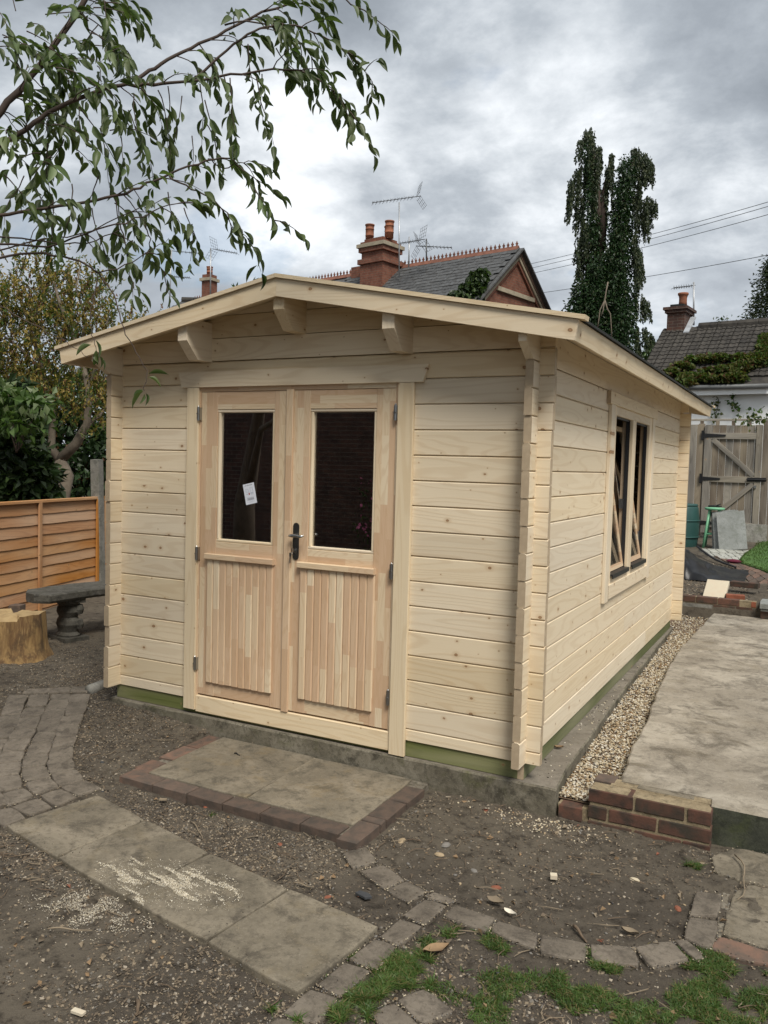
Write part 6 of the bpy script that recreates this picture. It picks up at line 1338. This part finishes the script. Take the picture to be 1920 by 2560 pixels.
# single things on the ground
def gpt(px, py, off=.0): return Vector(gp(px, py, off))
def thing_on(name, px, py, build, label, cat, rz=0., off=.012):
    o = build(); o.location = gpt(px, py, off); o.rotation_euler = (0, 0, rz); return tag(o, label, cat)
def dl_(L_, W_, mat):
    def f():
        V, F = [], []; pr = [.1, .7, 1., .9, .6, .08]
        for i in range(6):
            t = i/5; w_ = W_/2*pr[i]
            for k in (-1, -.4, .4, 1): V.append((t*L_-L_/2, w_*k*(1+.1*math.sin(i*3+k)), .004+.010*k*k+.012*(t-.4)**2+.003*random.random()))
        for i in range(5):
            for k in range(3): F.append((i*4+k, i*4+k+1, i*4+k+5, i*4+k+4))
        return mobj('dry_leaf', V, F, mat, smooth=True)
    return f
def stn(r, mat, fl=.6, sides=9):
    def f():
        s_ = random.random()*9; prof = [(.02, -.4), (.75, -.35), (1, 0), (.8, .55), (.3, .8), (.02, .82)]; m = MB().lathe([(r*a, r*b*fl) for a, b in prof], sides, sx=1.3, sy=.85)
        m.V = [(x*(1+.22*mnoise.noise((x*40+s_, y*40, z*40))), y*(1+.22*mnoise.noise((x*40, y*40+s_, z*40+3))), z) for x, y, z in m.V]; return m.obj('stone', mat, smooth=False)
    return f
def stk(L_, r, mat, bend=.1):
    def f(): return MB().tube([(L_*(t-.5), L_*bend*math.sin(t*3.1)+L_*bend*.25*math.sin(t*9), .003*math.sin(t*7)) for t in np.linspace(0, 1, 9)], taper(r*1.1, r*.55, 9), 6).obj('stick', mat, smooth=True)
    return f
thing_on('dry_leaf', 1090, 2378, dl_(.10, .05, 'dryleaf'), 'large curled brown dry leaf on the soil near the grass tuft', 'leaf', R(50))
thing_on('dry_leaf', 1238, 2258, dl_(.075, .045, 'chip_tan'), 'pale tan dry leaf on the soil beside the curved paver edging', 'leaf', R(-10))
thing_on('dry_leaf', 1575, 2335, dl_(.065, .03, 'chip_tan'), 'ragged tan leaf at the lower rim of the round soil bed', 'leaf', R(-8))
thing_on('dry_leaf', 1275, 2288, dl_(.06, .025, 'pebble_white'), 'whitish papery leaf scrap against the paver edging', 'leaf', R(-20))
thing_on('white_block', 1384, 2195, lambda: MB().box((-.014, -.014, 0), (.014, .014, .016)).obj('white_block', 'limestone'), 'small square offcut of pale wood in the round soil bed', 'offcut', R(20))
thing_on('wood_offcut', 196, 2533, lambda: MB().box((-.022, -.009, 0), (.022, .009, .008)).obj('wood_offcut', 'limestone'), 'white wood offcut on the soil at the lower left', 'offcut', R(5))
thing_on('wood_offcut', 408, 2000, lambda: MB().box((-.018, -.009, 0), (.018, .009, .006)).obj('wood_offcut', 'chip_tan'), 'tan wood offcut on the grit between slabs and doorstep', 'offcut', R(30))
thing_on('slate_shard', 910, 2240, lambda: MB().prism([(-.035, -.012, 0), (.02, -.018, 0), (.036, .004, 0), (.012, .018, 0), (-.03, .012, 0)], (0, 0, .008)).obj('slate_shard', 'slate_chip'), 'dark slate shard on the grit beside the last paving slab', 'slate shard', R(-10))
for i, (x, y, r, mt, lab) in enumerate(((1098, 2137, .018, 'pebble_tan', 'rounded cream stone in the round soil bed below the doorstep corner'), (1115, 2113, .022, 'pebble_grey', 'grey stone just above the cream one in the soil bed'), (1185, 2178, .016, 'pebble_grey', 'grey pebble in the middle left of the soil bed'), (1240, 2220, .018, 'terracotta', 'reddish brick fragment in the soil bed near the pale leaf'), (1695, 2272, .016, 'terracotta', 'red brick fragment near the right rim of the soil bed'), (1585, 2200, .018, 'pebble_cream', 'flat cream stone at the right of the soil bed'), (1005, 2103, .02, 'pebble_tan', 'tan stone beside the doorstep corner'), (1025, 2398, .02, 'pebble_tan', 'tan stone on the bare patch by the grass tuft'), (820, 2243, .012, 'terracotta', 'small orange brick chip on the grit left of the slate shard'), (515, 2017, .016, 'brick_orange', 'reddish stone on the grit left of the doorstep front'), (1010, 1985-0, .0, '', '') , (1305, 2385-10, .014, 'chip_pale', 'shell white stone in the grass below the edging'), (1122, 1995, .016, 'chip_pale', 'white stone by the foot of the concrete base'), (1820, 2288, .01, 'pebble_white', 'white pebble right of the soil bed'), (700, 2112, .014, 'terracotta', 'orange leafy brick chip on the grit below the doorstep'))):
    if r: thing_on('stone', x, y, stn(r, mt), lab, 'stone', i*1.3, -.002)
thing_on('stick', 1450, 2335, stk(.11, .006, 'stick', .03), 'short brown stick lying on the curved paver edging', 'stick', R(-52))
thing_on('stick', 760, 2213, stk(.09, .003, 'chip_tan', .03), 'pale straight twig at the corner of the third slab', 'stick', R(5))
thing_on('stick', 1838, 2190, stk(.42, .0035, 'chip_tan', .10), 'long curved pale stem on the flagstones at the right', 'stick', R(-85), .03)
thing_on('stick', 490, 2075, stk(.20, .003, 'chip_tan', .06), 'pale twig on the grit above the second slab', 'stick', R(-35))
thing_on('stick', 340, 2520, stk(.07, .007, 'stick', .1), 'crooked brown root piece at the bottom left', 'stick', R(-50))
o = stk(.05, .0035, 'black_iron', .12)(); o.location = (-1.62, -.24, SZ+.004); o.rotation_euler = (0, 0, R(-15)); tag(o, 'small black twig on the left doorstep slab', 'twig')
thing_on('stick', 175, 2325, stk(.16, .003, 'chip_tan', .05), 'pale straw on the soil left of the slabs', 'stick', R(25))
o = thing_on('leaf_on_ledge', 1397, 1872, dl_(.05, .03, 'dryleaf'), 'dry leaf on the concrete ledge by the cabin corner', 'leaf', R(20)); o.location = pl(1397, 1872, 2, -.086)
# grass
def grass(name, spots, n, label, seed, hh=(.03, .075)):
    r = np.random.default_rng(seed); P_ = []; wts = np.array([s[2]*s[3]*s[4] for s in spots]); wts = wts/wts.sum()
    while len(P_) < n:
        s = spots[r.choice(len(spots), p=wts)]; a, q = r.uniform(0, 6.28), math.sqrt(r.random()); x, y = s[0]+s[2]*q*math.cos(a), s[1]+s[3]*q*math.sin(a)
        if inside(x, y, .01) or mnoise.noise((x*7, y*7, 2))+.35*mnoise.noise((x*22, y*22, 5)) < -.10+.26*q: continue
        P_.append((x, y, gnd(x, y)))
    P_ = np.array(P_); tl = r.normal(size=(n, 2))*.8; D_ = np.c_[tl, np.ones(n)]; D_ /= np.linalg.norm(D_, axis=1, keepdims=True); L_ = r.uniform(*hh, n)*(.6+.4*r.random(n)); side = np.c_[-D_[:, 1], D_[:, 0], np.zeros(n)]+r.normal(size=(n, 3))*.3; side /= np.linalg.norm(side, axis=1, keepdims=True); wd = r.uniform(.0012, .0022, n)
    V = np.empty((n, 5, 3)); V[:, 0] = P_-side*wd[:, None]; V[:, 1] = P_+side*wd[:, None]; md = P_+D_*L_[:, None]*.55; V[:, 2] = md+side*wd[:, None]*.8; V[:, 3] = md-side*wd[:, None]*.8; tip = P_+D_*L_[:, None]; tip[:, :2] += tl*L_[:, None]*.5; tip[:, 2] -= L_*.12; V[:, 4] = tip
    b = np.arange(n)[:, None]*5; F = np.concatenate([b, b+1, b+2, b, b+2, b+3, b+3, b+2, b+4], 1).reshape(-1, 3)
    me = bpy.data.meshes.new(name); me.from_pydata(V.reshape(-1, 3).tolist(), [], F.tolist()); 
    for mt in ('grass_blade', 'leaf_mid', 'grass_dry'): me.materials.append(MATS[mt])
    me.polygons.foreach_set('material_index', np.repeat(r.choice(3, n, p=[.58, .22, .20]), 3).astype(np.int32)); me.update(); o = bpy.data.objects.new(name, me); link(o, None); return tag(o, label, kind='stuff')
def gs(px, py, rx, ry, d=1.): q = gp(px, py); return (q[0], q[1], rx, ry, d)
grass('grass', [gs(960, 2440, .17, .14), gs(840, 2520, .16, .10), gs(880, 2470, .15, .12), gs(1010, 2400, .10, .07), gs(760, 2555, .12, .08)], 10000, 'thick tuft of green grass beside the paver row', 71, (.015, .045))
grass('grass', [gs(1230, 2360, .16, .06), gs(1330, 2395, .14, .05), gs(1480, 2440, .22, .10), gs(1650, 2440, .25, .10), gs(1800, 2430, .25, .12), gs(1880, 2480, .3, .2), gs(1400, 2500, .25, .12, .6), gs(1600, 2520, .3, .14, .8), gs(1760, 2540, .3, .12), gs(1180, 2480, .14, .1, .3), gs(1300, 2560, .2, .1, .5)], 25000, 'patchy green lawn below the curved paver edging', 72, (.010, .034))
grass('weeds', [gs(1130, 2345, .04, .025), gs(1060, 2360, .04, .03), gs(1700, 2340, .05, .02), gs(525, 2040, .015, .02), gs(1050, 2060, .03, .012), gs(1735, 2165, .04, .02)], 700, 'scattered small weeds on the bare soil', 73, (.015, .04))

# ------------------------------------------------------------------ what stands behind the camera and shows in the glass
bh = empty('brick_house_opposite', (-10., -15.5, -.2), 'red brick house opposite seen only as a reflection in the door glass', 'house')
MB().box((-9, 0, 0), (9, 7, 5.2)).obj('wall', 'house_brick_dark', bh)
MB().prism([(-9.4, -.4, 5.1), (9.4, -.4, 5.1), (9.4, 3.5, 8.), (-9.4, 3.5, 8.)], (0, 0, .12)).obj('roof', 'roof_slate', bh)
for x in (-5.5, -1.5, 3.): 
    MB().box((x, .02, 2.4), (x+1.2, -.06, 3.9)).obj('window', 'gutter', bh); MB().box((x+.08, -.07, 2.48), (x+1.12, -.065, 3.82)).obj('window_pane', 'glass', bh)
MB().tube([(-4., -.08, 0), (-4., -.08, 5.)], .05, 8).obj('downpipe', 'lead', bh, True)
of = empty('grey_fence_opposite', (-8.5, -11.2, -.22), 'grey board fence opposite seen only as a reflection in the door glass', 'fence')
for i in range(44): inst('board', beam_mesh(1.15+.02*(i % 3), .02, .145, .003, ('fence_pale', 'fence_pale')), of, Matrix.Translation((-3.3+.15*i, 0, 0)) @ AX['z']) if i == 0 else inst('board', of.children[0].data, of, Matrix.Translation((-3.3+.15*i, 0, 0)) @ AX['z'])
shrub('reflected_hedge', 'dark hedge opposite seen only as a reflection in the door glass', 'hedge', [((-11., -12.6, .9), (2., 1., 1.5)), ((-7., -12.8, .8), (1.6, .8, .9)), ((1.5, -12.5, .9), (2., 1., 1.4))], 3500, (.15, .28), ['leaf_dark', 'leaf_ivy'], [.5, .5], np.array([-5., -11.8, -.2]), 91)
material('petal_pink', flat, c=(.62, .16, .28), rough=.6, var=.2)
pk = empty('pink_flowers', (-5.6, -8.6, -.2), 'pink flowering plant opposite seen only as a reflection in the door glass', 'plant'); r3 = np.random.default_rng(95); cl_ = np.concatenate([r3.normal(size=(26, 3))*.06+np.array(c_) for c_ in ((0, 0, 1.35), (.05, 0, 1.15), (-.1, 0, .85), (0, .1, .6), (.15, 0, .45))])
leaf_cloud('flowers', cl_, r3.normal(size=cl_.shape), (.05, .09), ['petal_pink'], pk, seed=96, width=.9); st_ = np.c_[r3.normal(size=(260, 2))*.14, r3.uniform(.1, 1.3, 260)]; leaf_cloud('foliage', st_, r3.normal(size=st_.shape), (.05, .11), ['leaf_mid', 'leaf_dark'], pk, seed=97); MB().tube([(0, 0, 0), (.02, 0, 1.4)], .012, 6).obj('stem', 'bark_twig', pk)

# grit trodden onto the edges of slabs and pavers
eg = []
for q in QUADS[:76]:
    cx, cy = sum(p[0] for p in q)/len(q), sum(p[1] for p in q)/len(q); big_ = abs(q[0][0]-cx)+abs(q[0][1]-cy) > .3
    for _ in range(70 if big_ else 14):
        i = random.randrange(len(q)); a, b = q[i], q[(i+1) % len(q)]; t = random.random(); x, y = a[0]+(b[0]-a[0])*t, a[1]+(b[1]-a[1])*t; k = 1-min(.9, abs(random.gauss(0, .10 if big_ else .2)))
        eg.append((cx+(x-cx)*k, cy+(y-cy)*k))
SQ = QUADS[len(LP):len(LP)+4]
def topz(x, y):
    for q in SQ:
        if min(p[0] for p in q) < x < max(p[0] for p in q) and min(p[1] for p in q) < y < max(p[1] for p in q): return -.2
    return ground0(x, y)+.018
gravel('trodden_grit', eg, topz, (.0018, .0045), ['chip_dark', 'chip_brown', 'chip_tan'], 'dark grit trodden onto slabs and pavers', 20, [.5, .3, .2], low=True)
GR = {'TV aerial': 'TV aerials on the roofs', 'cable': 'overhead cables', 'stone': 'stones on the soil', 'stick': 'sticks and stems on the ground', 'leaf': 'dry leaves on the ground', 'brick': 'loose bricks', 'offcut': 'wood offcuts on the soil', 'fence post': 'concrete fence posts', 'shoot': 'leafy shoots above the roof', 'hedge': 'hedges', 'shrub': 'shrubs behind the orange fence'}
for o in S.objects:
    if o.parent is None and o.get('category') in GR and 'group' not in o: o['group'] = GR[o['category']]
